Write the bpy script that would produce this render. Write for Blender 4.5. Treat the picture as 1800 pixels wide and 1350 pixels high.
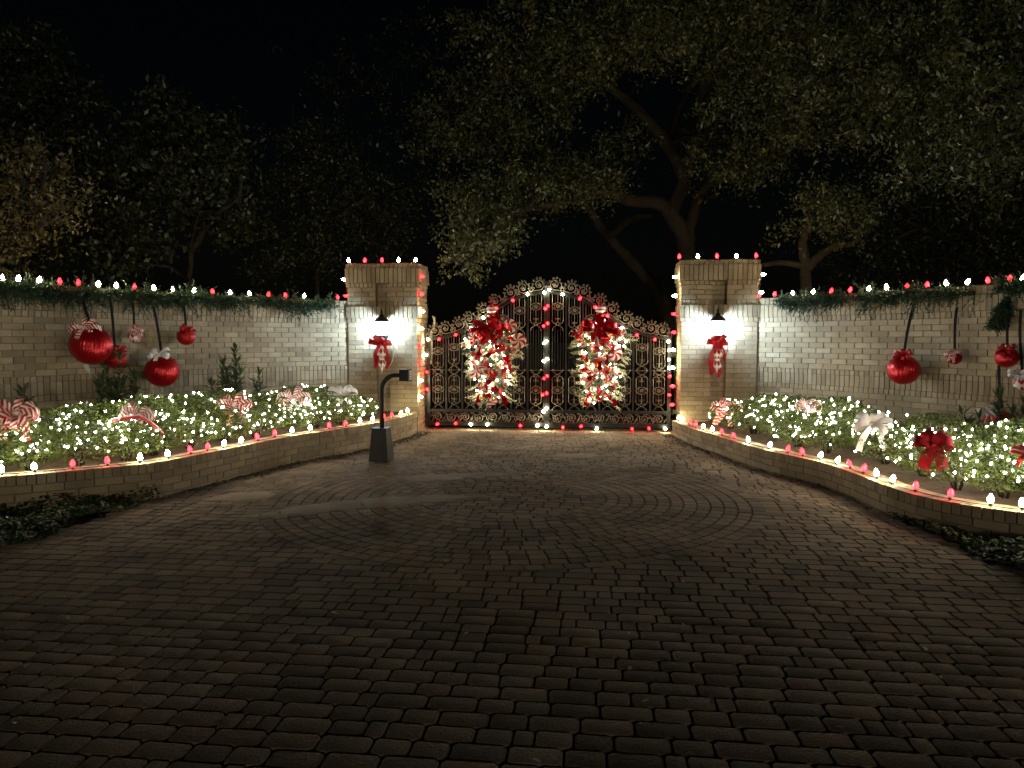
import bpy, math, random
import numpy as np
from mathutils import Vector, Matrix, Quaternion

for o in list(bpy.data.objects): bpy.data.objects.remove(o, do_unlink=True)
sc = bpy.context.scene
COL = sc.collection
R_ = random.Random(7)
NP = np.random.default_rng(11)
PI = math.pi

# ------------------------------------------------------------------ camera
F = 1330.0                                   # focal length in photograph pixels (1800 wide)
EYE = Vector((0, 0, 1.6))
PITCH = math.atan((675 - 596) / F)
cam = bpy.data.cameras.new('camera'); cam.sensor_width = 36; cam.lens = 36 * F / 1800
cam.clip_start = 0.05; cam.clip_end = 600
camo = bpy.data.objects.new('camera', cam); COL.objects.link(camo)
camo.location = EYE; camo.rotation_euler = (PI / 2 - PITCH, 0, 0)
sc.camera = camo

# ------------------------------------------------------------------ night sky, weak sun lamp standing for unseen street light behind the camera, exposure
SUN_EL, SUN_AZ = math.radians(8), math.radians(168)        # behind the camera, to the right
w = bpy.data.worlds.new('World'); sc.world = w; w.use_nodes = True
nt = w.node_tree; nt.nodes.clear()
sky = nt.nodes.new('ShaderNodeTexSky'); sky.sky_type = 'NISHITA'; sky.sun_disc = False
sky.sun_elevation = SUN_EL; sky.sun_rotation = SUN_AZ
bg = nt.nodes.new('ShaderNodeBackground'); bg.inputs[1].default_value = 0.00013
wo = nt.nodes.new('ShaderNodeOutputWorld')
nt.links.new(sky.outputs[0], bg.inputs[0]); nt.links.new(bg.outputs[0], wo.inputs[0])
sun = bpy.data.lights.new('frontal_light', 'SUN'); sun.energy = 0.15; sun.angle = math.radians(3); sun.color = (1.0, 0.9, 0.68)
suno = bpy.data.objects.new('frontal_light', sun); COL.objects.link(suno)
sd = Vector((math.sin(SUN_AZ) * math.cos(SUN_EL), math.cos(SUN_AZ) * math.cos(SUN_EL), math.sin(SUN_EL)))
suno.rotation_euler = sd.to_track_quat('Z', 'Y').to_euler(); suno.location = sd * 40
sc.view_settings.view_transform = 'Standard'; sc.view_settings.look = 'None'
sc.view_settings.gamma = 1; sc.view_settings.exposure = 1.15
sc.render.engine = 'CYCLES'
cy = sc.cycles
cy.use_denoising = True
try: cy.denoiser = 'OPENIMAGEDENOISE'
except Exception: pass
cy.max_bounces = 5; cy.diffuse_bounces = 2; cy.glossy_bounces = 2; cy.transmission_bounces = 3; cy.transparent_max_bounces = 6
cy.sample_clamp_indirect = 3.0; cy.caustics_reflective = False; cy.caustics_refractive = False
cy.use_light_tree = True

# ------------------------------------------------------------------ view geometry helpers (photograph pixel -> ray in the place)
def ray(px, py):
    x, y = (px - 900) / F, -(py - 675) / F
    c, s = math.cos(PITCH), math.sin(PITCH)
    return Vector((x, c + y * s, -s + y * c))
def at(px, py, Y):
    d = ray(px, py); return EYE + d * (Y / d.y)
def ground(px, py, z=0.0):
    d = ray(px, py); return EYE + d * ((z - EYE.z) / d.z)
def proj(p):
    c, s = math.cos(PITCH), math.sin(PITCH)
    q = Vector(p) - EYE
    f = q.y * c - q.z * s
    if f <= 0.1: return None
    return 900 + F * q.x / f, 675 - F * (q.y * s + q.z * c) / f, f

# gate frame: U along the gate to the right, V away from the camera
PSI = math.radians(6.5)
U = Vector((math.cos(PSI), -math.sin(PSI), 0)); V = Vector((math.sin(PSI), math.cos(PSI), 0)); Z = Vector((0, 0, 1))
G0 = Vector((0.546, 13.2, 0))
def gp(u, v, z): return G0 + U * u + V * v + Z * z
def on_v(px, py, v):
    d = ray(px, py); t = (G0 + V * v - EYE).dot(V) / d.dot(V)
    p = EYE + d * t; q = p - G0
    return q.dot(U), p.z
def on_v_world(px, py, v):
    u, z = on_v(px, py, v); return gp(u, v, z)

class Curve:
    def __init__(s, pts, n=14):
        P = [np.array(p, float) for p in pts]
        P = [2 * P[0] - P[1]] + P + [2 * P[-1] - P[-2]]
        out = []
        for i in range(1, len(P) - 2):
            a, b, c, d = P[i - 1:i + 3]
            for k in range(n):
                t = k / n
                out.append(.5 * ((2 * b) + (-a + c) * t + (2 * a - 5 * b + 4 * c - d) * t * t + (-a + 3 * b - 3 * c + d) * t ** 3))
        out.append(P[-2]); s.p = np.array(out)
        s.s = np.concatenate([[0], np.cumsum(np.linalg.norm(np.diff(s.p, axis=0), axis=1))]); s.L = s.s[-1]
    def at(s, x, off=0.0, sg=1):
        x = min(max(x, 0), s.L)
        p = np.array([np.interp(x, s.s, s.p[:, 0]), np.interp(x, s.s, s.p[:, 1])])
        e = .04
        a = np.array([np.interp(x - e, s.s, s.p[:, 0]), np.interp(x - e, s.s, s.p[:, 1])])
        b = np.array([np.interp(x + e, s.s, s.p[:, 0]), np.interp(x + e, s.s, s.p[:, 1])])
        t = (b - a) / np.linalg.norm(b - a)
        n = sg * np.array([-t[1], t[0]])
        p = p + n * off
        return p, t, n
    def hit(s, px, py, off=0.0, sg=1):
        d = ray(px, py); best = None
        xs = np.arange(0, s.L + .02, .03); pts = np.array([s.at(x, off, sg)[0] for x in xs])
        f = pts[:, 0] * d.y - pts[:, 1] * d.x
        for i in range(len(xs) - 1):
            if f[i] * f[i + 1] <= 0:
                k = f[i] / (f[i] - f[i + 1] + 1e-12)
                q = pts[i] * (1 - k) + pts[i + 1] * k
                dist = q[1]
                if best is None or dist < best[0]: best = (dist, xs[i] + k * .03, q)
        if best is None: return None
        t = best[2][1] / d.y
        return best[1], Vector((best[2][0], best[2][1], EYE.z + d.z * t))

# ------------------------------------------------------------------ mesh helpers
def basis(n, up=Z):
    n = Vector(n).normalized(); up = Vector(up)
    x = up.cross(n)
    if x.length < 1e-4: x = Vector((1, 0, 0)).cross(n)
    x.normalize(); y = n.cross(x)
    return x, y, n
class MB:
    def __init__(s): s.v, s.f, s.uv = [], [], []
    def add(s, vs, fs, uvs=None):
        b = len(s.v); s.v += [tuple(v) for v in vs]; s.f += [tuple(b + i for i in f) for f in fs]
        s.uv += uvs if uvs else [(0, 0)] * len(vs)
    def box(s, c, size, x=(1, 0, 0), y=(0, 1, 0), z=(0, 0, 1), taper=1.0):
        c, x, y, z = Vector(c), Vector(x), Vector(y), Vector(z); a, b, h = [k / 2 for k in size]
        vs = []
        for k in (-1, 1):
            t = taper if k > 0 else 1
            for i, j in ((-1, -1), (1, -1), (1, 1), (-1, 1)): vs.append(c + x * (a * i * t) + y * (b * j * t) + z * (h * k))
        s.add(vs, [(3, 2, 1, 0), (4, 5, 6, 7), (0, 1, 5, 4), (1, 2, 6, 5), (2, 3, 7, 6), (3, 0, 4, 7)])
    def tube(s, pts, r, n=6, closed=False):
        pts = [Vector(p) for p in pts]; m = len(pts)
        rs = r if isinstance(r, (list, tuple)) else [r] * m
        T = []
        for i in range(m):
            a = pts[(i - 1) % m] if (closed or i) else pts[0]; b = pts[(i + 1) % m] if (closed or i < m - 1) else pts[-1]
            t = b - a; T.append(t.normalized() if t.length > 1e-9 else Vector((0, 0, 1)))
        x, y, _ = basis(T[0], Vector((.31, .22, .93)))
        vs = []
        for i in range(m):
            if i:
                q = T[i - 1].rotation_difference(T[i]); x = q @ x; y = q @ y
            for k in range(n):
                a = 2 * PI * k / n; vs.append(pts[i] + x * (math.cos(a) * rs[i]) + y * (math.sin(a) * rs[i]))
        fs = []
        for i in range(m if closed else m - 1):
            j = (i + 1) % m
            for k in range(n): fs.append((i * n + k, i * n + (k + 1) % n, j * n + (k + 1) % n, j * n + k))
        if not closed: fs += [tuple(range(n - 1, -1, -1)), tuple((m - 1) * n + k for k in range(n))]
        s.add(vs, fs)
    def lathe(s, prof, c=(0, 0, 0), axis=Z, n=14):
        x, y, z = basis(axis, (0.2, .95, .1)); c = Vector(c); vs, fs = [], []
        for r, h in prof:
            for k in range(n):
                a = 2 * PI * k / n; vs.append(c + x * (r * math.cos(a)) + y * (r * math.sin(a)) + z * h)
        for i in range(len(prof) - 1):
            for k in range(n): fs.append((i * n + k, i * n + (k + 1) % n, (i + 1) * n + (k + 1) % n, (i + 1) * n + k))
        fs += [tuple(range(n - 1, -1, -1)), tuple((len(prof) - 1) * n + k for k in range(n))]
        s.add(vs, fs)
    def ball(s, c, r, n=12, m=8, sq=1.0):
        pr = [(max(r * math.sin(PI * i / m), r * .01), -r * sq * math.cos(PI * i / m)) for i in range(m + 1)]
        s.lathe(pr, c, Z, n)
    def strip(s, pts, sides, width):
        L = 0; vs, uvs, fs = [], [], []
        for i, (p, w_) in enumerate(zip(pts, sides)):
            if i: L += (Vector(p) - Vector(pts[i - 1])).length
            vs += [Vector(p) - Vector(w_), Vector(p) + Vector(w_)]; uvs += [(L / width, 0), (L / width, 1)]
        for i in range(len(pts) - 1): fs.append((2 * i, 2 * i + 1, 2 * i + 3, 2 * i + 2))
        s.add(vs, fs, uvs)
    def mesh(s, name, mat, smooth=True):
        me = bpy.data.meshes.new(name); me.from_pydata(s.v, [], s.f)
        if any(u != (0, 0) for u in s.uv):
            l = me.uv_layers.new(name='UVMap'); idx = np.zeros(len(me.loops), int); me.loops.foreach_get('vertex_index', idx)
            l.data.foreach_set('uv', np.array(s.uv, float)[idx].ravel())
        if smooth: me.polygons.foreach_set('use_smooth', [True] * len(me.polygons))
        me.materials.append(mat); me.update(); return me
    def build(s, name, mat, parent=None, smooth=True, origin=None):
        o0 = abs_loc(parent) if parent else Vector((0, 0, 0))
        if origin is None and parent is None and s.v:
            a = np.array(s.v); origin = Vector(((a[:, 0].min() + a[:, 0].max()) / 2, (a[:, 1].min() + a[:, 1].max()) / 2, a[:, 2].min()))
        loc = Vector(origin) if origin is not None else o0
        sub = s.v; s.v = [tuple(Vector(v) - loc) for v in sub]
        me = s.mesh(name, mat, smooth); s.v = sub
        o = bpy.data.objects.new(name, me); COL.objects.link(o)
        if parent: o.parent = parent; o.location = loc - abs_loc(parent)
        else: o.location = loc
        return o
def abs_loc(o):
    p = Vector(o.location)
    while o.parent: o = o.parent; p += Vector(o.location)
    return p
def np_mesh(name, verts, k, mat, smooth=False):
    n = len(verts); me = bpy.data.meshes.new(name)
    me.vertices.add(n); me.vertices.foreach_set('co', np.asarray(verts, np.float32).ravel())
    m = n // k; me.loops.add(n); me.loops.foreach_set('vertex_index', np.arange(n, dtype=np.int32))
    me.polygons.add(m); me.polygons.foreach_set('loop_start', np.arange(0, n, k, dtype=np.int32)); me.polygons.foreach_set('loop_total', np.full(m, k, np.int32))
    me.update(calc_edges=True); me.validate(); me.materials.append(mat); return me
def obj(name, me, parent=None, loc=(0, 0, 0), rot=None, scale=None):
    o = bpy.data.objects.new(name, me); COL.objects.link(o); o.location = loc
    if parent: o.parent = parent
    if rot is not None:
        if isinstance(rot, Quaternion): o.rotation_mode = 'QUATERNION'; o.rotation_quaternion = rot
        else: o.rotation_euler = rot
    if scale is not None: o.scale = scale if hasattr(scale, '__len__') else (scale,) * 3
    return o
def tag(o, label=None, cat=None, group=None, kind=None):
    if label: o['label'] = label
    if cat: o['category'] = cat
    if group: o['group'] = group
    if kind: o['kind'] = kind
    return o
def thing(name, label, cat, loc, group=None):
    o = bpy.data.objects.new(name, None); COL.objects.link(o); o.location = loc; o.empty_display_size = .1
    return tag(o, label, cat, group, 'thing')
def frame_quat(x, y, z):
    return Matrix((x, y, z)).transposed().to_quaternion()

# leaves: one small bent face per leaf
def leaf_verts(C, D, N_, size, width=.42, jitter=.35):
    n = len(C); D = D / np.linalg.norm(D, axis=1, keepdims=True)
    S = np.cross(D, N_); S /= (np.linalg.norm(S, axis=1, keepdims=True) + 1e-9); Nn = np.cross(S, D)
    L = size * (1 + jitter * NP.standard_normal(n)).clip(.45, 1.8)[:, None]
    a = C - D * L * .5; b = C + S * L * width * .5 + Nn * L * .08; c = C + D * L * .5 - Nn * L * .06; d = C - S * L * width * .5 + Nn * L * .08
    return np.stack([a, b, c, d], 1).reshape(-1, 3)
def rnd_unit(n):
    v = NP.standard_normal((n, 3)); return v / np.linalg.norm(v, axis=1, keepdims=True)

# ------------------------------------------------------------------ materials
M = {}
def new_mat(name):
    m = bpy.data.materials.new(name); m.use_nodes = True; t = m.node_tree; b = t.nodes['Principled BSDF']; M[name] = m
    return m, t, b
def N(t, ty, **kw):
    n = t.nodes.new(ty)
    for k, v in kw.items():
        if k.startswith('i_'): n.inputs[int(k[2:])].default_value = v
        else: setattr(n, k, v)
    return n
def plain(name, col, rough=.5, metal=0, noise=0.0, scale=20, bump=0.0, spec=.5):
    m, t, b = new_mat(name)
    b.inputs['Base Color'].default_value = (*col, 1); b.inputs['Roughness'].default_value = rough; b.inputs['Metallic'].default_value = metal
    b.inputs['Specular IOR Level'].default_value = spec
    if noise or bump:
        tc = N(t, 'ShaderNodeTexCoord'); nz = N(t, 'ShaderNodeTexNoise'); nz.inputs['Scale'].default_value = scale; nz.inputs['Detail'].default_value = 6
        t.links.new(tc.outputs['Object'], nz.inputs['Vector'])
        if noise:
            mx = N(t, 'ShaderNodeMix', data_type='RGBA'); mx.inputs[6].default_value = (*[c * (1 - noise) for c in col], 1); mx.inputs[7].default_value = (*[min(1, c * (1 + noise)) for c in col], 1)
            t.links.new(nz.outputs[0], mx.inputs[0]); t.links.new(mx.outputs[2], b.inputs['Base Color'])
        if bump:
            bp = N(t, 'ShaderNodeBump'); bp.inputs['Strength'].default_value = bump; bp.inputs['Distance'].default_value = .01
            t.links.new(nz.outputs[0], bp.inputs['Height']); t.links.new(bp.outputs[0], b.inputs['Normal'])
    return m
def varied(name, cols, rough=.85, world_noise=.35, wscale=1.3, grain=60, bump=.3, spec=.3):
    """each brick / paver / leaf its own tone: object random + island random, plus weathering noise in world space"""
    m, t, b = new_mat(name)
    oi = N(t, 'ShaderNodeObjectInfo'); ge = N(t, 'ShaderNodeNewGeometry')
    ad = N(t, 'ShaderNodeMath', operation='ADD'); fr = N(t, 'ShaderNodeMath', operation='FRACT')
    t.links.new(oi.outputs['Random'], ad.inputs[0]); t.links.new(ge.outputs['Random Per Island'], ad.inputs[1]); t.links.new(ad.outputs[0], fr.inputs[0])
    cols = cols * 2 if len(cols) == 1 else cols
    cr = N(t, 'ShaderNodeValToRGB'); e = cr.color_ramp.elements
    for i, c in enumerate(cols):
        p = i / max(1, len(cols) - 1)
        if i == 0: e[0].position = 0; e[0].color = (*c, 1)
        elif i == len(cols) - 1: e[-1].position = 1; e[-1].color = (*c, 1)
        else: k = e.new(p); k.color = (*c, 1)
    t.links.new(fr.outputs[0], cr.inputs[0])
    n1 = N(t, 'ShaderNodeTexNoise'); n1.inputs['Scale'].default_value = wscale; n1.inputs['Detail'].default_value = 7; n1.inputs['Roughness'].default_value = .65
    t.links.new(ge.outputs['Position'], n1.inputs['Vector'])
    mr = N(t, 'ShaderNodeMapRange'); mr.inputs[1].default_value = .3; mr.inputs[2].default_value = .7; mr.inputs[3].default_value = 1 - world_noise; mr.inputs[4].default_value = 1 + world_noise * .5
    t.links.new(n1.outputs[0], mr.inputs[0])
    mu = N(t, 'ShaderNodeVectorMath', operation='SCALE'); t.links.new(cr.outputs[0], mu.inputs[0]); t.links.new(mr.outputs[0], mu.inputs['Scale'])
    n2 = N(t, 'ShaderNodeTexNoise'); n2.inputs['Scale'].default_value = grain; n2.inputs['Detail'].default_value = 3
    t.links.new(ge.outputs['Position'], n2.inputs['Vector'])
    m2 = N(t, 'ShaderNodeMapRange'); m2.inputs[1].default_value = .25; m2.inputs[2].default_value = .75; m2.inputs[3].default_value = .78; m2.inputs[4].default_value = 1.18
    t.links.new(n2.outputs[0], m2.inputs[0])
    mu2 = N(t, 'ShaderNodeVectorMath', operation='SCALE'); t.links.new(mu.outputs[0], mu2.inputs[0]); t.links.new(m2.outputs[0], mu2.inputs['Scale'])
    t.links.new(mu2.outputs[0], b.inputs['Base Color'])
    b.inputs['Roughness'].default_value = rough; b.inputs['Specular IOR Level'].default_value = spec
    if bump:
        bp = N(t, 'ShaderNodeBump'); bp.inputs['Strength'].default_value = bump; bp.inputs['Distance'].default_value = .006
        t.links.new(n2.outputs[0], bp.inputs['Height']); t.links.new(bp.outputs[0], b.inputs['Normal'])
    return m
def leafmat(name, cols, rough=.42, trans=.25):
    m = varied(name, cols, rough, .3, 2.0, 40, 0, .45); t = m.node_tree; b = t.nodes['Principled BSDF']
    src = b.inputs['Base Color'].links[0].from_socket
    tr = N(t, 'ShaderNodeBsdfTranslucent'); t.links.new(src, tr.inputs[0])
    mx = N(t, 'ShaderNodeMixShader'); mx.inputs[0].default_value = trans
    out = [n for n in t.nodes if n.type == 'OUTPUT_MATERIAL'][0]
    t.links.new(b.outputs[0], mx.inputs[1]); t.links.new(tr.outputs[0], mx.inputs[2]); t.links.new(mx.outputs[0], out.inputs[0])
    return m
def emit(name, col, strength, base=(.8, .8, .8), tip=None):
    m, t, b = new_mat(name); b.inputs['Base Color'].default_value = (*base, 1); b.inputs['Roughness'].default_value = .3
    b.inputs['Emission Color'].default_value = (*col, 1); b.inputs['Emission Strength'].default_value = strength
    return m
def ribbon_stripe(name, ca, cb, freq=1.4, skew=.9, duty=.5, rough=.45, edge=None):
    m, t, b = new_mat(name); uv = N(t, 'ShaderNodeUVMap'); uv.uv_map = 'UVMap'; sp = N(t, 'ShaderNodeSeparateXYZ'); t.links.new(uv.outputs[0], sp.inputs[0])
    a = N(t, 'ShaderNodeMath', operation='MULTIPLY_ADD'); a.inputs[1].default_value = skew; t.links.new(sp.outputs[1], a.inputs[0])
    s = N(t, 'ShaderNodeMath', operation='MULTIPLY'); s.inputs[1].default_value = freq; t.links.new(sp.outputs[0], s.inputs[0]); t.links.new(s.outputs[0], a.inputs[2])
    f = N(t, 'ShaderNodeMath', operation='FRACT'); t.links.new(a.outputs[0], f.inputs[0])
    g = N(t, 'ShaderNodeMath', operation='GREATER_THAN'); g.inputs[1].default_value = duty; t.links.new(f.outputs[0], g.inputs[0])
    mx = N(t, 'ShaderNodeMix', data_type='RGBA'); mx.inputs[6].default_value = (*ca, 1); mx.inputs[7].default_value = (*cb, 1)
    t.links.new(g.outputs[0], mx.inputs[0]); t.links.new(mx.outputs[2], b.inputs['Base Color']); b.inputs['Roughness'].default_value = rough
    return m
def polar(t):
    tc = N(t, 'ShaderNodeTexCoord'); sp = N(t, 'ShaderNodeSeparateXYZ'); t.links.new(tc.outputs['Object'], sp.inputs[0])
    at2 = N(t, 'ShaderNodeMath', operation='ARCTAN2'); t.links.new(sp.outputs[1], at2.inputs[0]); t.links.new(sp.outputs[0], at2.inputs[1])
    return tc, sp, at2
def candy(name, ca, cb, wedges=6, twist=5.0, rough=.25):
    m, t, b = new_mat(name); tc, sp, an = polar(t)
    ln = N(t, 'ShaderNodeVectorMath', operation='LENGTH'); t.links.new(tc.outputs['Object'], ln.inputs[0])
    k = N(t, 'ShaderNodeMath', operation='MULTIPLY_ADD'); k.inputs[1].default_value = twist; t.links.new(ln.outputs['Value'], k.inputs[0]); t.links.new(an.outputs[0], k.inputs[2])
    q = N(t, 'ShaderNodeMath', operation='MULTIPLY'); q.inputs[1].default_value = wedges; t.links.new(k.outputs[0], q.inputs[0])
    si = N(t, 'ShaderNodeMath', operation='SINE'); t.links.new(q.outputs[0], si.inputs[0])
    g = N(t, 'ShaderNodeMath', operation='GREATER_THAN'); g.inputs[1].default_value = 0; t.links.new(si.outputs[0], g.inputs[0])
    mx = N(t, 'ShaderNodeMix', data_type='RGBA'); mx.inputs[6].default_value = (*ca, 1); mx.inputs[7].default_value = (*cb, 1)
    t.links.new(g.outputs[0], mx.inputs[0]); t.links.new(mx.outputs[2], b.inputs['Base Color']); b.inputs['Roughness'].default_value = rough
    return m
def harlequin(name, ca, cb, n=9, zf=70.0):
    m, t, b = new_mat(name); tc, sp, an = polar(t)
    q = N(t, 'ShaderNodeMath', operation='MULTIPLY'); q.inputs[1].default_value = n; t.links.new(an.outputs[0], q.inputs[0])
    s1 = N(t, 'ShaderNodeMath', operation='SINE'); t.links.new(q.outputs[0], s1.inputs[0])
    q2 = N(t, 'ShaderNodeMath', operation='MULTIPLY'); q2.inputs[1].default_value = zf; t.links.new(sp.outputs[2], q2.inputs[0])
    s2 = N(t, 'ShaderNodeMath', operation='SINE'); t.links.new(q2.outputs[0], s2.inputs[0])
    ad = N(t, 'ShaderNodeMath', operation='ADD'); t.links.new(s1.outputs[0], ad.inputs[0]); t.links.new(s2.outputs[0], ad.inputs[1])
    g = N(t, 'ShaderNodeMath', operation='GREATER_THAN'); g.inputs[1].default_value = .15; t.links.new(ad.outputs[0], g.inputs[0])
    mx = N(t, 'ShaderNodeMix', data_type='RGBA'); mx.inputs[6].default_value = (*ca, 1); mx.inputs[7].default_value = (*cb, 1)
    t.links.new(g.outputs[0], mx.inputs[0]); t.links.new(mx.outputs[2], b.inputs['Base Color']); b.inputs['Roughness'].default_value = .3
    return m
def satin(name, col):
    m, t, b = new_mat(name); tc, sp, an = polar(t)
    q = N(t, 'ShaderNodeMath', operation='MULTIPLY'); q.inputs[1].default_value = 46; t.links.new(an.outputs[0], q.inputs[0])
    nz = N(t, 'ShaderNodeTexNoise'); nz.inputs['Scale'].default_value = 5; t.links.new(tc.outputs['Object'], nz.inputs['Vector'])
    q2 = N(t, 'ShaderNodeMath', operation='MULTIPLY_ADD'); q2.inputs[1].default_value = 14; t.links.new(nz.outputs[0], q2.inputs[0]); t.links.new(q.outputs[0], q2.inputs[2])
    s1 = N(t, 'ShaderNodeMath', operation='SINE'); t.links.new(q2.outputs[0], s1.inputs[0])
    bp = N(t, 'ShaderNodeBump'); bp.inputs['Strength'].default_value = .35; bp.inputs['Distance'].default_value = .004
    t.links.new(s1.outputs[0], bp.inputs['Height']); t.links.new(bp.outputs[0], b.inputs['Normal'])
    mr = N(t, 'ShaderNodeMapRange'); mr.inputs[1].default_value = -1; mr.inputs[3].default_value = .72; mr.inputs[4].default_value = 1.1; t.links.new(s1.outputs[0], mr.inputs[0])
    sc_ = N(t, 'ShaderNodeVectorMath', operation='SCALE'); sc_.inputs[0].default_value = col; t.links.new(mr.outputs[0], sc_.inputs['Scale'])
    t.links.new(sc_.outputs[0], b.inputs['Base Color'])
    b.inputs['Roughness'].default_value = .3; b.inputs['Metallic'].default_value = .55; b.inputs['Specular IOR Level'].default_value = .6
    return m

varied('brick', [(.36, .28, .175), (.42, .335, .215), (.33, .255, .165), (.45, .36, .24), (.39, .31, .2), (.27, .21, .14), (.47, .39, .27)], .9, .34, 1.4, 90, .6, .2)
varied('mortar', [(.25, .205, .15)], .95, .3, 3, 80, .3, .1)
varied('paver', [(.255, .205, .148), (.2, .16, .118), (.3, .24, .17), (.265, .19, .135), (.155, .127, .1), (.28, .22, .158), (.24, .2, .152)], .97, .5, .7, 70, .8, .05)
varied('bedding', [(.085, .068, .05)], .95, .4, 5, 120, .5, .1)
varied('sand', [(.3, .24, .17)], .95, .35, 2.2, 160, .5, .1)
varied('soil', [(.11, .075, .048)], .95, .5, 6, 60, .9, .1)
varied('earth', [(.03, .028, .02)], .95, .5, 2, 20, .5, .1)
varied('gravel', [(.12, .1, .08), (.07, .06, .05), (.2, .17, .14)], .9, .2, 5, 50, .3)
plain('iron', (.018, .017, .017), .38, .55, .2, 30, .15)
plain('bronze', (.105, .09, .072), .42, .5, .35, 25, .2)
plain('post_black', (.02, .019, .019), .62, 0, .3, 12, .1, .25)
plain('keypad_face', (.05, .05, .055), .3)
plain('legend', (.55, .55, .55), .5)
plain('strap', (.008, .008, .009), .8, spec=.15)
plain('cord_green', (.012, .03, .015), .5)
plain('cord_white', (.7, .68, .62), .5)
plain('cord_red', (.35, .01, .015), .5)
satin('satin_red', (.5, .006, .012))
plain('ribbon_red', (.42, .008, .014), .32, 0, .25, 30)
plain('ribbon_velvet', (.33, .004, .016), .7, 0, .3, 25)
plain('ribbon_white', (.72, .69, .66), .75, 0, .12, 40)
ribbon_stripe('ribbon_candy', (.78, .70, .62), (.48, .012, .02), 1.25, .85, .48)
ribbon_stripe('ribbon_candy_pale', (.82, .74, .68), (.5, .03, .04), 1.5, 1.0, .62)
ribbon_stripe('ribbon_edge', (.5, .012, .02), (.82, .75, .7), 0.0, 1.0, .8)
candy('peppermint', (.85, .78, .62), (.5, .012, .018), 6, .7)
candy('lollipop', (.85, .78, .62), (.5, .012, .018), 2, 7.0)
harlequin('harlequin', (.82, .76, .7), (.45, .012, .02), 7, 55)
harlequin('banded', (.85, .8, .72), (.4, .02, .03), .0, 95)
plain('foil_red', (.4, .004, .008), .2, .55)
plain('foil_orange', (.6, .1, .02), .25, .3)
plain('pearl', (.85, .8, .68), .3)
plain('glossy_white', (.8, .76, .7), .3)
plain('brass_cap', (.5, .36, .15), .35, .9)
leafmat('leaf_box', [(.045, .07, .010), (.075, .105, .014), (.115, .14, .02), (.055, .08, .012)], .5)
leafmat('leaf_oleander', [(.045, .075, .028), (.065, .1, .035), (.038, .06, .024)], .4)
leafmat('leaf_oak', [(.06, .078, .032), (.08, .095, .036), (.11, .115, .042), (.05, .068, .032), (.14, .128, .048)], .38, .15)
leafmat('leaf_shaded', [(.035, .042, .02), (.048, .055, .024), (.028, .035, .018)], .4, .15)  # weaker light on the background trees put into a low leaf colour
leafmat('leaf_yellow', [(.12, .1, .038), (.16, .125, .042), (.08, .085, .032), (.14, .085, .036)], .5, .15)
leafmat('leaf_ivy', [(.028, .055, .014), (.045, .075, .02), (.02, .038, .011)], .7, .1)
M['leaf_ivy'].node_tree.nodes['Principled BSDF'].inputs['Specular IOR Level'].default_value = .15
leafmat('needle', [(.016, .038, .017), (.026, .055, .022), (.012, .028, .014)], .6, .1)
leafmat('needle_frost', [(.62, .62, .42), (.42, .46, .26), (.75, .72, .55), (.2, .27, .12)], .6, .25)
leafmat('needle_garland', [(.03, .065, .034), (.05, .095, .045), (.022, .048, .028), (.07, .11, .05)], .6, .15)
plain('swag_core', (.01, .018, .009), .9)
leafmat('litter', [(.35, .27, .17), (.25, .17, .1), (.45, .38, .28), (.12, .08, .05)], .7, .1)
varied('bark', [(.04, .034, .026)], .95, .45, 4, 30, 1.0, .1)
emit('glow_white', (1.0, .92, .55), 72)
emit('glow_red', (1.0, .006, .010), 17, (.6, .02, .03))
emit('glow_mini', (1.0, .96, .82), 62)
emit('glow_swag', (1.0, .88, .58), 44)
emit('glow_lantern', (.58, .8, 1.0), 1200)
def pane():
    m, t, b = new_mat('lantern_glass'); out = [n for n in t.nodes if n.type == 'OUTPUT_MATERIAL'][0]
    tr = N(t, 'ShaderNodeBsdfTransparent'); tl = N(t, 'ShaderNodeBsdfTranslucent'); tl.inputs[0].default_value = (.9, .93, .95, 1)
    gl = N(t, 'ShaderNodeBsdfGlossy'); gl.inputs['Roughness'].default_value = .12
    m1 = N(t, 'ShaderNodeMixShader'); m1.inputs[0].default_value = .22; t.links.new(tr.outputs[0], m1.inputs[1]); t.links.new(tl.outputs[0], m1.inputs[2])
    m2 = N(t, 'ShaderNodeMixShader'); m2.inputs[0].default_value = .05; t.links.new(m1.outputs[0], m2.inputs[1]); t.links.new(gl.outputs[0], m2.inputs[2])
    t.links.new(m2.outputs[0], out.inputs[0])
pane()

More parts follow.
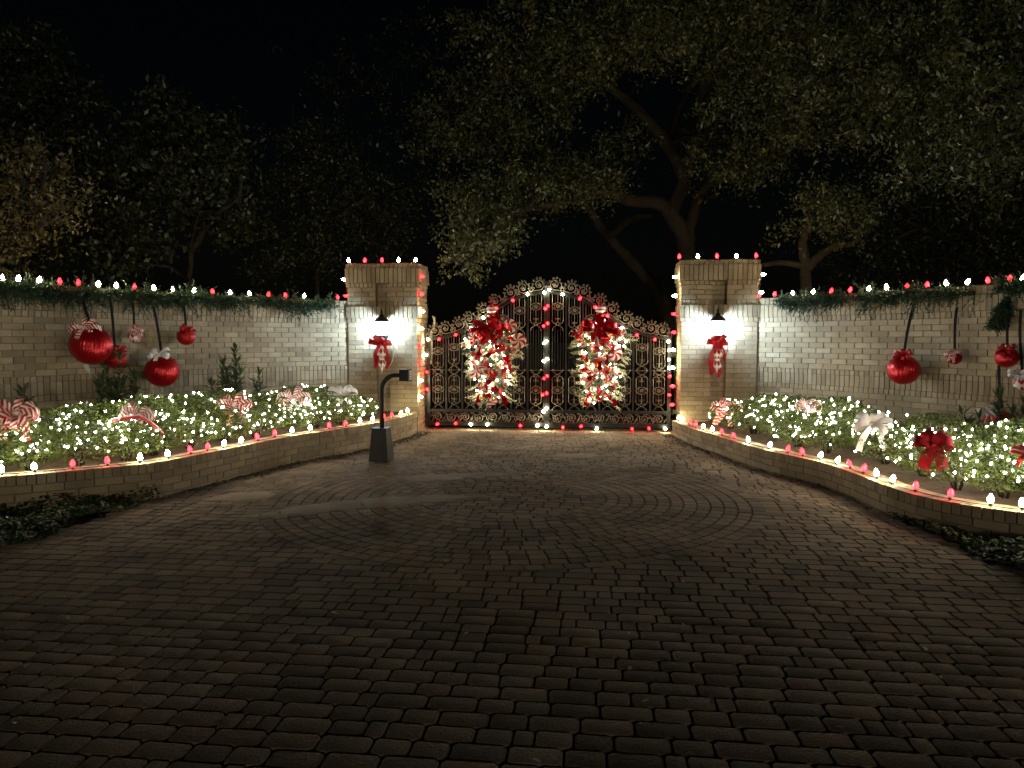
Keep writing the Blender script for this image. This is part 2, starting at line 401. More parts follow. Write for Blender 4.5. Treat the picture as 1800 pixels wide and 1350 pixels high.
# ------------------------------------------------------------------ bricks and pavers: the largest in view are parts, the rest one joined part
CUBE = MB(); CUBE.box((0, 0, 0), (1, 1, 1))
UNIT_BRICK = CUBE.mesh('brick', M['brick'], False)
CV = np.array(CUBE.v); CF = CUBE.f
def lay(root, name, rest_name, pieces, mesh, bv, bf, mat, limit=300, facing=None):
    """pieces: (centre, x, y, z, size); mesh is a unit piece scaled to size"""
    base = abs_loc(root); sc_ = []
    for i, (c, x, y, z, s) in enumerate(pieces):
        q = proj(c); v = -1.0
        if q and -15 < q[0] < 1815 and -10 < q[1] < 1360:
            v = s[0] * s[2] / q[2] ** 2 if facing is None else s[0] * s[1] * 1.6 / q[2] ** 3
        sc_.append((v, i))
    sc_.sort(reverse=True)
    one = {i for v, i in sc_[:limit] if v > 0}
    rv, rf = [], []
    for i, (c, x, y, z, s) in enumerate(pieces):
        if i in one:
            o = obj(name, mesh, root, Vector(c) - base, frame_quat(x, y, z), s)
        else:
            A = np.array([Vector(x) * s[0], Vector(y) * s[1], Vector(z) * s[2]])
            b = len(rv) * len(bv)
            rv.append(bv @ A + np.array(Vector(c) - base)); rf += [tuple(b + k for k in f) for f in bf]
    if rv:
        me = bpy.data.meshes.new(rest_name); me.from_pydata(np.concatenate(rv).tolist(), [], rf); me.materials.append(mat); me.update()
        o = obj(rest_name, me, root); o['kind'] = 'stuff'
def jit(a): return R_.uniform(-a, a)

def curve_course(out, cv, sg, z0, h, length, proud, depth, s0=0.0, s1=None, joint=.011, phase=0.0, jz=.0015):
    s1 = cv.L if s1 is None else s1; s = s0 - phase
    while s < s1:
        a, b = max(s, s0), min(s + length, s1)
        if b - a > .03:
            p, t, n = cv.at((a + b) / 2, 0, sg)
            pr = proud + jit(.0025)
            c = (p[0] + n[0] * (pr - depth / 2), p[1] + n[1] * (pr - depth / 2), z0 + h / 2 + jit(jz))
            k = 1 + (.02 if True else 0)
            tv = Vector((t[0], t[1], 0)); nv = Vector((n[0], n[1], 0))
            out.append((c, tv, nv, Z if sg < 0 else Z, ((b - a) - joint, depth, h - joint)))
        s += length * (1 + jit(.012))
def curve_core(root, cv, sg, zs, front, back, name='mortar', mat='mortar', step=.12):
    mb = MB(); ss = np.arange(0, cv.L + step * .5, step); m = len(ss); vs = []
    for s in ss:
        a, _, _ = cv.at(s, front, sg); b, _, _ = cv.at(s, back, sg)
        vs += [(a[0], a[1], zs[0]), (a[0], a[1], zs[1]), (b[0], b[1], zs[1]), (b[0], b[1], zs[0])]
    fs = []
    for i in range(m - 1):
        for k in range(4):
            q = (i * 4 + k, i * 4 + (k + 1) % 4, (i + 1) * 4 + (k + 1) % 4, (i + 1) * 4 + k); fs.append(q if sg < 0 else q[::-1])
    fs += [(0, 1, 2, 3), tuple((m - 1) * 4 + k for k in (3, 2, 1, 0))]
    mb.add(vs, fs); return mb.build(name, M[mat], root, False)

# plan curves, pillar outwards
WALL_L = Curve([(-2.76, 13.16), (-3.35, 12.83), (-3.98, 12.18), (-4.85, 11.05), (-5.47, 9.85), (-5.98, 8.87), (-6.35, 7.8), (-6.55, 6.4)])
WALL_R = Curve([(3.93, 12.42), (4.32, 11.95), (4.68, 11.42), (5.36, 10.3), (5.82, 9.3), (6.02, 8.6), (6.15, 7.5), (6.2, 6.2)])
PL_L = Curve([(-1.63, 12.98), (-1.72, 12.2), (-2.2, 10.8), (-2.82, 9.72), (-3.22, 8.6), (-3.57, 7.65), (-3.95, 7.27), (-4.6, 6.82), (-5.6, 6.45), (-7.2, 6.2)])
PL_R = Curve([(2.66, 12.5), (2.72, 11.4), (2.88, 10.35), (3.06, 9.2), (3.36, 8.3), (3.44, 7.6), (3.44, 6.95), (3.5, 6.5), (3.62, 6.2), (3.95, 5.82), (4.7, 5.45), (6.6, 5.1)])
WALL_TOP = 2.26
PT_L, PT_R = .36, .26

# ------------------------------------------------------------------ ground and driveway
g = MB(); g.add([(-250, -60, -.075), (250, -60, -.075), (250, 300, -.075), (-250, 300, -.075)], [(0, 1, 2, 3)])
tag(g.build('ground', M['earth'], smooth=False), kind='structure')

DRIVE = [(-4.3, -1.5), (-4.1, 4.2), (-3.88, 5.8), (-3.72, 6.9), (-3.5, 7.65)] + [tuple(PL_L.at(s)[0]) for s in np.arange(5.2, 0, -.3)][2:] + \
        [tuple(gp(-2.2, .35, 0))[:2], tuple(gp(2.3, .35, 0))[:2]] + [tuple(PL_R.at(s)[0]) for s in np.arange(0, 5.7, .3)] + [(3.47, 6.8), (3.5, 6.2), (3.52, 5.1), (3.6, 3.0), (3.8, -1.5)]
def inside(x, y, P):
    r = False; j = len(P) - 1
    for i in range(len(P)):
        if (P[i][1] > y) != (P[j][1] > y) and x < (P[j][0] - P[i][0]) * (y - P[i][1]) / (P[j][1] - P[i][1]) + P[i][0]: r = not r
        j = i
    return r
drive = bpy.data.objects.new('driveway', None); COL.objects.link(drive); drive.location = (0, 5, 0)
tag(drive, 'brown cobble paver driveway with a round ring pattern', kind='structure')
b = MB(); b.add([(x, y, -.022) for x, y in DRIVE], [tuple(range(len(DRIVE)))]); bo = b.build('bedding', M['bedding'], drive, False)
# unit paver: rounded corners, softened upper edge
PV = MB()
def outline(ins):
    a, c = .5 - ins, .12
    return [(-a, -a + c), (-a + c * .55, -a), (a - c * .55, -a), (a, -a + c), (a, a - c), (a - c * .55, a), (-a + c * .55, a), (-a, a - c)]
rings_ = [(outline(0), -1.0), (outline(0), -.28), (outline(.025), -.06), (outline(.06), 0.0)]
pvv = [(x, y, z) for o_, z in rings_ for x, y in o_]
pvf = []
for r in range(3):
    for k in range(8): pvf.append((r * 8 + k, r * 8 + (k + 1) % 8, (r + 1) * 8 + (k + 1) % 8, (r + 1) * 8 + k))
pvf.append(tuple(24 + k for k in range(8)))
PV.add(pvv, pvf); UNIT_PAVER = PV.mesh('paver', M['paver'], True)
pv = []
CC, CR = Vector((0.0, 7.6, 0)), 2.45
def put_paver(c, x, y, L, Wd, dz=0.0):
    zt = jit(.0018) + dz; t1, t2 = jit(.007), jit(.007)
    x = Vector((x.x, x.y, t1)).normalized(); y = Vector((y.x, y.y, t2)); zz = x.cross(y).normalized(); y = zz.cross(x)
    pv.append(((c.x, c.y, zt), x, y, zz, (L - .007, Wd - .007, .04)))
def fill_row(u0, u1, v_, keep):
    u = u0
    while u < u1 - .03:
        L = R_.choice([.218, .218, .158, .158, .158, .085]) * R_.uniform(.97, 1.05)
        if u1 - u - L < .07: L = u1 - u if u1 - u < .26 else (u1 - u) / 2
        c = gp(u + L / 2, v_ + .0625, 0)
        if keep(c): put_paver(c, U, V, L, .125)
        u += L
qc = CC - G0; CU, CVv = qc.dot(U), qc.dot(V)
ok = lambda c: c.y > 1.2 and inside(c.x, c.y, DRIVE)
v = -12.3
while v < .3:
    dv = max(abs(v - CVv), abs(v + .125 - CVv)); wq = math.sqrt(max(0, (CR - .01) ** 2 - dv * dv))
    if wq > .02: fill_row(-6.5 + jit(.1), CU - wq, v, ok); fill_row(CU + wq, 6, v, ok)
    else: fill_row(-6.5 + jit(.1), 6, v, ok)
    v += .125
r = CR
while r > .05:
    rm = r - .0625; n = max(3, int(2 * PI * rm / .142)); a0 = R_.random() * 6
    if rm < .82: break
    for k in range(n):
        a = a0 + 2 * PI * k / n; d = Vector((math.cos(a), math.sin(a), 0)); t = Vector((-d.y, d.x, 0))
        put_paver(CC + d * rm, t, -d, 2 * PI * rm / n, .125, .0045)
    r -= .125
vv = -r
while vv < r - .02:
    dv = 0 if vv * (vv + .125) < 0 else min(abs(vv), abs(vv + .125)); wq = math.sqrt(max(0, r * r - dv * dv)) + .02
    if wq > .05: fill_row(CU - wq, CU + wq, CVv + vv, lambda c: True)
    vv += .125
lay(drive, 'paver', 'paver_field', pv, UNIT_PAVER, np.array(PV.v), PV.f, M['paver'], 300, 'up')
# sand drifted over the joints on the left side
def sand(px0, py0, rx, ry, ang, h, seed):
    c = ground(px0, py0); mb = MB(); nr, na = 14, 40; rr = random.Random(seed); ph = [rr.random() * 6 for _ in range(4)]
    vs = [(c.x, c.y, h)]; fs = []
    for i in range(1, nr + 1):
        t = i / nr
        for k in range(na):
            a = 2 * PI * k / na; q = 1 + .16 * math.sin(2 * a + ph[0]) + .12 * math.sin(3 * a + ph[1]) + .09 * math.sin(5 * a + ph[2]) + .05 * math.sin(9 * a + ph[3])
            x, y = rx * t * q * math.cos(a), ry * t * q * math.sin(a)
            vs.append((c.x + x * math.cos(ang) - y * math.sin(ang), c.y + x * math.sin(ang) + y * math.cos(ang), h * (1 - t ** 2.2) - .012 * t ** 3 + rr.uniform(-.0012, .0012)))
    for k in range(na): fs.append((0, 1 + k, 1 + (k + 1) % na))
    for i in range(nr - 1):
        for k in range(na): fs.append((1 + i * na + k, 1 + (i + 1) * na + k, 1 + (i + 1) * na + (k + 1) % na, 1 + i * na + (k + 1) % na))
    mb.add(vs, fs); return mb
for i, a in enumerate([(640, 886, 1.15, .36, .42, .012), (790, 838, .9, .33, .3, .009), (430, 872, .5, .25, .5, .009), (1015, 800, .55, .22, .1, .006)]):
    tag(sand(*a, seed=i + 3).build('sand_drift', M['sand']), ['pale sand drifted across the pavers in front of the keypad post', 'thin sand patch on the pavers between keypad post and gate',
        'small sand patch on the pavers by the foot of the curved planter', 'faint sand patch on the pavers before the gate centre'][i], kind='structure')

# ------------------------------------------------------------------ curved boundary walls
def boundary_wall(cv, sg, label):
    p0, _, _ = cv.at(cv.L * .4); root = thing('brick_wall', label, 'wall', (p0[0], p0[1], 0))
    curve_core(root, cv, sg, (-.05, WALL_TOP - .02), -.013, -.24)
    out = []; z = 0.0
    rh = .0805
    z = 1.145 - .075 - .165 - .075                       # top of the lower brickwork
    k = 0; zz = z - rh
    while zz > -.1:
        curve_course(out, cv, sg, zz, rh, .254, .0, .09, phase=.127 * (k % 2)); zz -= rh; k += 1
    curve_course(out, cv, sg, z, .075, .078, .014, .1); z += .075
    curve_course(out, cv, sg, z, .165, .078, .006, .1); z += .165
    curve_course(out, cv, sg, z, .075, .078, .016, .1); z += .075
    for k in range(9): curve_course(out, cv, sg, z, rh, .254, .0, .09, phase=.127 * (k % 2)); z += rh
    curve_course(out, cv, sg, z, .08, .078, .012, .1); z += .08
    curve_course(out, cv, sg, z, .2, .078, .026, .12); z += .2
    curve_course(out, cv, sg, z, WALL_TOP - z, .078, .014, .27)
    lay(root, 'brick', 'brickwork', out, UNIT_BRICK, CV, CF, M['brick'])
    return root
boundary_wall(WALL_L, 1, 'curved buff brick wall with five hanging ornaments and a long garland')
boundary_wall(WALL_R, -1, 'curved buff brick wall with a bare gap between its two garlands')

# ------------------------------------------------------------------ gate pillars
PH = 2.885
def pillar(uc, label):
    hw, dp, vf = .61, .72, -.5                            # half width, depth, front plane
    root = thing('gate_pillar', label, 'pillar', gp(uc, vf + dp / 2, 0))
    core = MB()
    def cbox(u0, u1, v0, v1, z0, z1): core.box(gp(uc + (u0 + u1) / 2, (v0 + v1) / 2, (z0 + z1) / 2), (u1 - u0, v1 - v0, z1 - z0), U, V, Z)
    i = .013; nw = .118; slots = [(-.05, 1.335), (2.165, 2.552)]
    a, bq = -hw + i, hw - i; f0, f1 = vf + i, vf + dp - i
    zs = [-.05, 1.335, 2.165, 2.552, PH - .02]
    for q in range(4):
        z0, z1 = zs[q], zs[q + 1]
        if q in (0, 2):
            cbox(a, -nw - i, f0, f1, z0, z1); cbox(nw + i, bq, f0, f1, z0, z1); cbox(-nw - i, nw + i, f0 + .125, f1, z0, z1)
        else: cbox(a, bq, f0, f1, z0, z1)
    core.build('mortar', M['mortar'], root, False)
    out = []
    def course(z0, h, ln, proud, k, off=0.0):
        jt = .01
        def run(u0, u1, phase, face, rec=0.0, corner=True):
            s = u0 - phase
            while s < u1:
                x0, x1 = max(s, u0), min(s + ln, u1)
                if x1 - x0 > .025:
                    m = (x0 + x1) / 2; d = .1; pr = proud - rec + jit(.002)
                    if face == 'f': out.append((gp(uc + m, vf - pr + d / 2, z0 + h / 2 + jit(.001)), U, V, Z, (x1 - x0 - jt, d, h - jt)))
                    else:
                        sgn = 1 if face == 'r' else -1
                        out.append((gp(uc + sgn * (hw + pr - d / 2), vf + m, z0 + h / 2 + jit(.001)), V * sgn, U * -sgn, Z, (x1 - x0 - jt, d, h - jt)))
                s += ln
        slot = any(z0 + h * .6 > p and z0 + h * .4 < q for p, q in slots)
        ph = (ln / 2) * (k % 2)
        if slot:
            run(-hw - proud, -nw, ph, 'f'); run(nw, hw + proud, ln - ph if k % 2 == 0 else ln * .5, 'f'); run(-nw, nw, ph * .8, 'f', .115 + proud)
        else: run(-hw - proud, hw + proud, ph, 'f')
        for fc in 'lr': run(.1 - proud + .004, dp, ln * .6 if k % 2 else .0, fc)
    z = 1.88; k = 0
    while z > 0: z -= .0763; course(z, .0763, .254, 0, k); k += 1
    z = 1.88
    course(z, .078, .0775, .014, 0); z += .078
    course(z, .203, .0775, .028, 0); z += .203
    course(z, .084, .0775, .008, 0); z += .084
    for k in range(3): course(z, .079, .254, .006, k); z += .079
    course(z, .072, .0775, .022, 0); z += .072
    course(z, .257, .0775, .04, 0); z += .257
    course(z, PH - z, .0775, .028, 0)
    lay(root, 'brick', 'brickwork', out, UNIT_BRICK, CV, CF, M['brick'])
    top = MB(); top.box(gp(uc, vf + dp / 2, PH - .012), (2 * hw + .01, dp + .01, .018), U, V, Z); top.build('cap', M['brick'], root, False)
    return root
UL, UR = -2.725, 2.905
pillar(UL, 'tall brick gate pillar behind the keypad post'); pillar(UR, 'tall brick gate pillar with a striped bow on the shrub before it')

# ------------------------------------------------------------------ low planter walls, soil beds
def planter(cv, sg, top, label):
    p0, _, _ = cv.at(cv.L * .4); root = thing('planter_wall', label, 'planter', (p0[0], p0[1], 0))
    curve_core(root, cv, sg, (-.06, top - .012), -.012, -.21)
    out = []; z = top - .1; curve_course(out, cv, sg, z, .1, .0785, .006, .235, joint=.009); k = 0
    while z > -.06: z -= .0763; curve_course(out, cv, sg, z, .0763, .254, 0, .1, phase=.127 * (k % 2)); k += 1
    lay(root, 'brick', 'brickwork', out, UNIT_BRICK, CV, CF, M['brick'])
planter(PL_L, 1, PT_L, 'low curved brick planter edge passing behind the keypad post')
planter(PL_R, -1, PT_R, 'low curved brick planter edge with soil showing behind its lights')
def bed(cp, cw, sg, z):
    mb = MB(); n = 40; vs = []; m = 12
    for i in range(n):
        a = cp.at(cp.L * i / (n - 1), -.15, sg)[0]; b_ = cw.at(cw.L * i / (n - 1), .0, sg)[0]
        for j in range(m):
            t = j / (m - 1); p = a * (1 - t) + b_ * t
            vs.append((p[0], p[1], z + .05 * math.sin(t * 3) + NP.normal() * .012 * (0 < j)))
    fs = [(i * m + j, (i + 1) * m + j, (i + 1) * m + j + 1, i * m + j + 1) for i in range(n - 1) for j in range(m - 1)]
    mb.add(vs, fs if sg < 0 else [f[::-1] for f in fs]); return mb.build('soil', M['soil'])
tag(bed(PL_L, WALL_L, 1, PT_L - .05), 'dark soil of the flower bed on the keypad side', kind='structure')
tag(bed(PL_R, WALL_R, -1, PT_R - .04), 'brown soil of the flower bed with bare front strip', kind='structure')

# ------------------------------------------------------------------ wrought iron gate: two leaves
GW = 2.13                                                  # leaf width, hinge to meeting stile
GC = .06                                                   # u of the gate's centre
def arch(s):                                               # height of the arched rail, s from hinge (0) to centre (GW)
    X = [0, .2, .45, .72, 1.0, 1.25, 1.5, 1.77, 2.0, 2.2]; Y = [1.60, 1.62, 1.67, 1.775, 1.945, 2.12, 2.275, 2.365, 2.405, 2.415]
    return float(np.interp(s, X, Y))
def spiral(c, r, turns, a0, sgn, n=26, r1=.16):
    return [(c[0] + (r * (1 - t) + r * r1 * t) * math.cos(a0 + sgn * 2 * PI * turns * t), c[1] + (r * (1 - t) + r * r1 * t) * math.sin(a0 + sgn * 2 * PI * turns * t)) for t in [k / (n - 1) for k in range(n)]]
def arc(c, r, a0, a1, n=10): return [(c[0] + r * math.cos(a0 + (a1 - a0) * k / (n - 1)), c[1] + r * math.sin(a0 + (a1 - a0) * k / (n - 1))) for k in range(n)]
def flat_tube(mb, pts2, r, n=5): mb.tube([(x, 0, z) for x, z in pts2], r, n)
def rosette(mb, x, z, r):
    mb.lathe([(r, 0), (r * .96, .008), (r * .6, .016), (r * .55, .012), (r * .25, .024), (.001, .028)], (x, .004, z), (0, -1, 0), 10)
    for k in range(8):
        a = 2 * PI * k / 8; mb.ball((x + r * .78 * math.cos(a), -.012, z + r * .78 * math.sin(a)), r * .24, 5, 4)
def medallion(mb, z):
    e = lambda rx, rz, n=22: [(rx * math.cos(2 * PI * k / n), z + rz * math.sin(2 * PI * k / n)) for k in range(n)]
    mb.tube([(x, 0, zz) for x, zz in e(.098, .062)], .0068, 5, True); mb.tube([(x, 0, zz) for x, zz in e(.055, .062)], .0055, 5, True)
    for s in (-1, 1):
        flat_tube(mb, arc((s * .1, z), .045, PI / 2, PI / 2 + s * PI, 8), .007)
        mb.ball((s * .098, -.006, z), .014, 6, 5)
    rosette(mb, 0, z, .036)
def heart(mb, z, s=1):
    for q in (-1, 1): flat_tube(mb, spiral((q * .02, z), .022, .9, PI if q < 0 else 0, -q * s, 10), .006)
    mb.ball((0, -.004, z - s * .014), .01, 6, 4)
def curls(mb, z, s):
    """end of a bar group: arches inward, then crossing curls (s=+1 upwards)"""
    for q in (-1, 1):
        flat_tube(mb, [(q * .095, z)] + [(q * (.0475 + .0475 * math.cos(a)), z + s * .055 * math.sin(a)) for a in [k * PI / 8 for k in range(1, 8)]] + [(q * .004, z - s * .012)], .0068)
        flat_tube(mb, [(q * .06, z + s * .05), (q * .03, z + s * .068), (0, z + s * .082), (-q * .04, z + s * .1), (-q * .075, z + s * .125), (-q * .09, z + s * .15), (-q * .082, z + s * .17)], .0065)
        mb.ball((q * .098, -.004, z), .0135, 6, 5)
        mb.ball((q * .088, -.004, z + s * .165), .013, 6, 5)
    heart(mb, z - s * .018, s)
def orn_lower():
    mb = MB()                                              # z 0 .. .72
    for q in (-1, 1): flat_tube(mb, [(q * .095, .17), (q * .095, .55)], .0072)
    flat_tube(mb, [(0, .17), (0, .3)], .007); flat_tube(mb, [(0, .42), (0, .55)], .007)
    medallion(mb, .36); curls(mb, .17, -1); curls(mb, .55, 1); return mb.mesh('scroll_panel', M['bronze'])
def orn_upper():
    mb = MB()                                              # z 0 (top) .. -.62
    for q in (-1, 1): flat_tube(mb, [(q * .095, .03), (q * .095, -.44)], .0072)
    flat_tube(mb, [(0, .03), (0, -.14)], .007); flat_tube(mb, [(0, -.26), (0, -.44)], .007)
    medallion(mb, -.2); curls(mb, -.44, -1); return mb.mesh('scroll_panel', M['bronze'])
LOWER, UPPER = orn_lower(), orn_upper()
def crest_scroll(flip):
    mb = MB(); f = -1 if flip else 1; cx, cz = f * .02, .112
    flat_tube(mb, [(-f * .17, .012), (-f * .1, .016), (-f * .03, .022)] + spiral((cx, cz), .095, 1.6, -PI / 2, f, 34), .0105)
    flat_tube(mb, [(-f * .17, .03), (-f * .13, .075), (-f * .1, .11), (-f * .105, .15), (-f * .125, .155)], .009)
    flat_tube(mb, [(f * .1, .01)] + spiral((f * .13, .06), .045, 1.1, -PI / 2 - f * .4, f, 14), .009)
    flat_tube(mb, spiral((-f * .085, .06), .034, 1.0, -PI / 2, -f, 12), .008)
    for a_, r in ((2.9, .026), (2.3, .03), (1.7, .028), (1.1, .028), (.5, .026), (-.1, .024)):
        x = cx + f * .108 * math.cos(a_); z = cz + .108 * math.sin(a_)
        flat_tube(mb, spiral((x, z), r, .8, a_, f, 8), .0075); mb.ball((x + f * .012 * math.cos(a_), -.003, z + .012 * math.sin(a_)), .01, 5, 4)
    for k in range(4):
        a_ = 1.2 + k * 1.5; flat_tube(mb, [(cx, cz), (cx + .03 * math.cos(a_), cz + .03 * math.sin(a_)), (cx + .05 * math.cos(a_ + .5), cz + .05 * math.sin(a_ + .5))], .008)
    mb.ball((cx, -.004, cz), .02, 7, 5)
    return mb.mesh('crest_scroll', M['bronze'])
CREST = [crest_scroll(0), crest_scroll(1)]
def base_scroll(flip):
    mb = MB(); f = -1 if flip else 1
    flat_tube(mb, [(-.16, -f * .09), (-.115, -f * .078), (-.085, -f * .04)] + spiral((0, f * .004), .087, 1.6, PI + f * .3, -f, 34), .0095)
    flat_tube(mb, [(.0, -f * .085), (.06, -f * .082), (.105, -f * .055), (.13, -f * .005), (.145, f * .05)], .0085)
    for a_ in (.4, 1.1, 1.8, 2.6, 3.4, 4.2, 5.0): flat_tube(mb, spiral((.06 * math.cos(a_), .06 * math.sin(a_)), .02, .9, a_, f, 8), .007)
    for sx, sz in ((-.1, f * .075), (.11, f * .075), (-.13, f * .02), (.1, -f * .02)): flat_tube(mb, spiral((sx, sz), .024, .9, 1.0, -f, 9), .0075)
    mb.ball((0, -.004, 0), .018, 7, 5); return mb.mesh('base_scroll', M['bronze'])
BASE = [base_scroll(0), base_scroll(1)]
GATE_LABEL = {-1: 'arched iron gate leaf hinged on the pillar behind the keypad post', 1: 'arched iron gate leaf beside the pillar without a keypad post'}
def leaf(side):
    root = thing('gate_leaf', GATE_LABEL[side], 'gate', gp(GC + side * GW, 0, 0)); q = root.location
    uw = lambda s: GC + side * (GW - s)                    # s from hinge
    def bar(name, s0, z0, s1, z1, w_, d=.03, mat='iron', par=root):
        mb = MB(); a, c = gp(uw(s0), 0, z0), gp(uw(s1), 0, z1); t = (c - a); L = t.length; t.normalize(); n = V.cross(t)
        mb.box((a + c) / 2, (w_, d, L), n, V, t); return mb.build(name, M[mat], par, False)
    bar('hinge_stile', .03, .05, .03, 1.63, .06, .06); bar('meeting_stile', GW - .025, .05, GW - .025, 2.5, .05, .05)
    cp = MB(); p = gp(uw(GW - .025), 0, 2.5); cp.lathe([(.032, 0), (.036, .02), (.03, .04), (.02, .055), (.026, .08), (.022, .1), (.004, .112)], p, Z, 10); cp.build('post_finial', M['iron'], root)
    bar('bottom_rail', .06, .105, GW - .05, .105, .07, .045); bar('middle_rail', .06, .335, GW - .05, .335, .05, .04)
    mb = MB(); ss = [k * (GW - .05) / 30 + .02 for k in range(31)]
    vs = []; fs = []
    for s_ in ss:
        for dz, dv in ((-.025, -.022), (.025, -.022), (.025, .022), (-.025, .022)): vs.append(gp(uw(s_), dv, arch(s_) + dz))
    for i in range(30):
        for k in range(4): fs.append((i * 4 + k, i * 4 + (k + 1) % 4, i * 4 + 4 + (k + 1) % 4, i * 4 + 4 + k))
    fs += [(0, 1, 2, 3), (123, 122, 121, 120)]; mb.add(vs, fs); mb.build('arched_rail', M['iron'], root, False)
    nc = 7; pitch = (GW - .1) / nc
    for k in range(nc):
        s_ = .055 + pitch * (k + .5); b_ = gp(uw(s_), 0, 0) - q
        qr = frame_quat(U, V, Z)
        obj('scroll_panel', LOWER, root, b_ + Z * .35, qr)
        ar = arch(s_) - .03; obj('scroll_panel', UPPER, root, b_ + Z * ar, qr)
        zb = ar - .62
        if zb > 1.12:
            for d in (-.095, 0, .095): bar('picket', s_ + d, 1.06, s_ + d, zb + .02, .013, .013)
        if k: s0 = .055 + pitch * k; bar('divider', s0, .36, s0, arch(s0) - .02, .034, .018)
        for d in (-.048, .048): bar('picket', s_ + d, .36, s_ + d, ar, .011, .011)
    bar('cross_tie', .06, 1.055, GW - .05, 1.055, .011, .012, 'bronze')
    n = 8; st = (GW - .14) / n
    for k in range(n): obj('base_scroll', BASE[k % 2], root, gp(uw(.07 + st * (k + .5)), 0, .222) - q, frame_quat(U * (1 if side < 0 else 1), V, Z), (st / .26, 1, 1.0))
    n = 9; st = (GW - .06) / n
    for k in range(n):
        s_ = .03 + st * (k + .5); sl = math.atan2(arch(s_ + .08) - arch(s_ - .08), .16) * (-side)
        m = Matrix((U * math.cos(sl) + Z * math.sin(sl), V, Z * math.cos(sl) - U * math.sin(sl))).transposed().to_quaternion()
        obj('crest_scroll', CREST[(k + (side > 0)) % 2], root, gp(uw(s_), 0, arch(s_) + .025) - q, m, (st / .25, 1, 1.02))
    for zz in (.35, 1.35):
        h = MB(); h.lathe([(.022, -.06), (.022, .06)], gp(uw(-.03), .01, zz), Z, 8); h.box(gp(uw(-.05), .01, zz), (.09, .02, .07), U, V, Z); h.build('hinge', M['iron'], root, False)
    return root
leaf(-1); leaf(1)
# pale bent shape beside the hinge, its plant kind invented
st = MB(); pts = [on_v_world(x, y, .3) for x, y in ((757, 640), (758, 610), (757, 596), (758, 585), (762, 575), (764, 565), (763, 558), (760, 556))]
st.tube(pts, [.02, .02, .022, .024, .022, .022, .026, .012], 7)
tag(st.build('bent_leaf', M['pearl']), 'pale bent leaf rising behind the gate hinge next to the keypad side pillar', 'leaf')

# ------------------------------------------------------------------ bulbs on cords
def bulb_mesh(mat):
    mb = MB(); mb.lathe([(.013, 0), (.019, .008), (.025, .022), (.027, .034), (.023, .052), (.014, .07), (.006, .081), (.001, .084)], (0, 0, 0), Z, 10); return mb.mesh('bulb', M[mat])
BULB = {'w': bulb_mesh('glow_white'), 'r': bulb_mesh('glow_red')}
so = MB(); so.lathe([(.014, -.03), (.016, -.012), (.016, .004), (.012, .006)], (0, 0, 0), Z, 8); SOCKET = so.mesh('socket', M['cord_green'])
def string(label, items, cordpts=None, cord='cord_green', size=.92):
    """items: (colour, base point, direction)"""
    root = thing('light_string', label, 'string lights', items[0][1], 'strings of red and white bulbs'); q = root.location
    for c, p, d in items:
        rot = Vector(d).normalized().to_track_quat('Z', 'Y')
        b_ = obj('bulb', BULB[c], root, Vector(p) - q, rot, size * R_.uniform(.94, 1.06)); obj('socket', SOCKET, b_)
    pts = cordpts if cordpts else [p for _, p, _ in items]
    mb = MB(); out = []
    for i in range(len(pts) - 1):
        a, c = Vector(pts[i]), Vector(pts[i + 1])
        for k in range(4): t = k / 4; out.append(a.lerp(c, t) + Vector((0, 0, -.018 - .004 * math.sin(PI * t))))
    out.append(Vector(pts[-1]) + Vector((0, 0, -.018)))
    mb.tube(out, .004, 4); mb.build('cord', M[cord], root)
    return root
def along(cv, sg, off, z, pxs, tilt=.36):
    it = []
    for c, px, py in pxs:
        h = cv.hit(px, py, off, sg)
        if h: it.append((c, Vector((h[1].x, h[1].y, z)), (jit(tilt), jit(tilt), 1)))
    return it
w_, r_ = 'w', 'r'
string('red and white bulbs along the top of the wall with five ornaments', along(WALL_L, 1, -.05, WALL_TOP + .028,
    [(w_, 4, 474), (w_, 31, 477), (w_, 67, 481), (r_, 104, 485), (r_, 138, 488), (w_, 173, 492), (w_, 204, 495), (r_, 237, 498), (w_, 271, 501), (w_, 305, 503), (w_, 340, 505), (r_, 374, 509), (w_, 405, 510), (w_, 439, 512), (r_, 471, 514), (r_, 502, 516), (w_, 534, 517), (r_, 594, 521)]))
string('red and white bulbs along the wall top above the single big ball', along(WALL_R, -1, -.05, WALL_TOP + .028,
    [(r_, 1361, 521), (w_, 1394, 520), (w_, 1428, 518), (r_, 1460, 517), (r_, 1493, 516), (w_, 1526, 513), (w_, 1559, 511), (r_, 1594, 508), (r_, 1629, 506), (w_, 1664, 503), (w_, 1699, 500), (r_, 1737, 496), (r_, 1775, 492), (w_, 1797, 488)]))
string('red and white bulbs along the planter edge behind the keypad post', along(PL_L, 1, -.06, PT_L + .026,
    [(w_, 3, 832), (w_, 61, 828), (r_, 128, 822), (r_, 189, 816), (w_, 246, 809), (w_, 296, 803), (r_, 335, 797), (r_, 365, 791), (w_, 393, 786), (w_, 423, 780), (r_, 453, 774), (r_, 483, 769), (w_, 513, 764), (w_, 546, 759), (r_, 579, 756), (r_, 608, 752), (w_, 633, 748), (w_, 654, 744), (r_, 675, 740), (r_, 690, 738), (w_, 704, 734), (w_, 717, 731), (r_, 729, 729)]), size=.86)
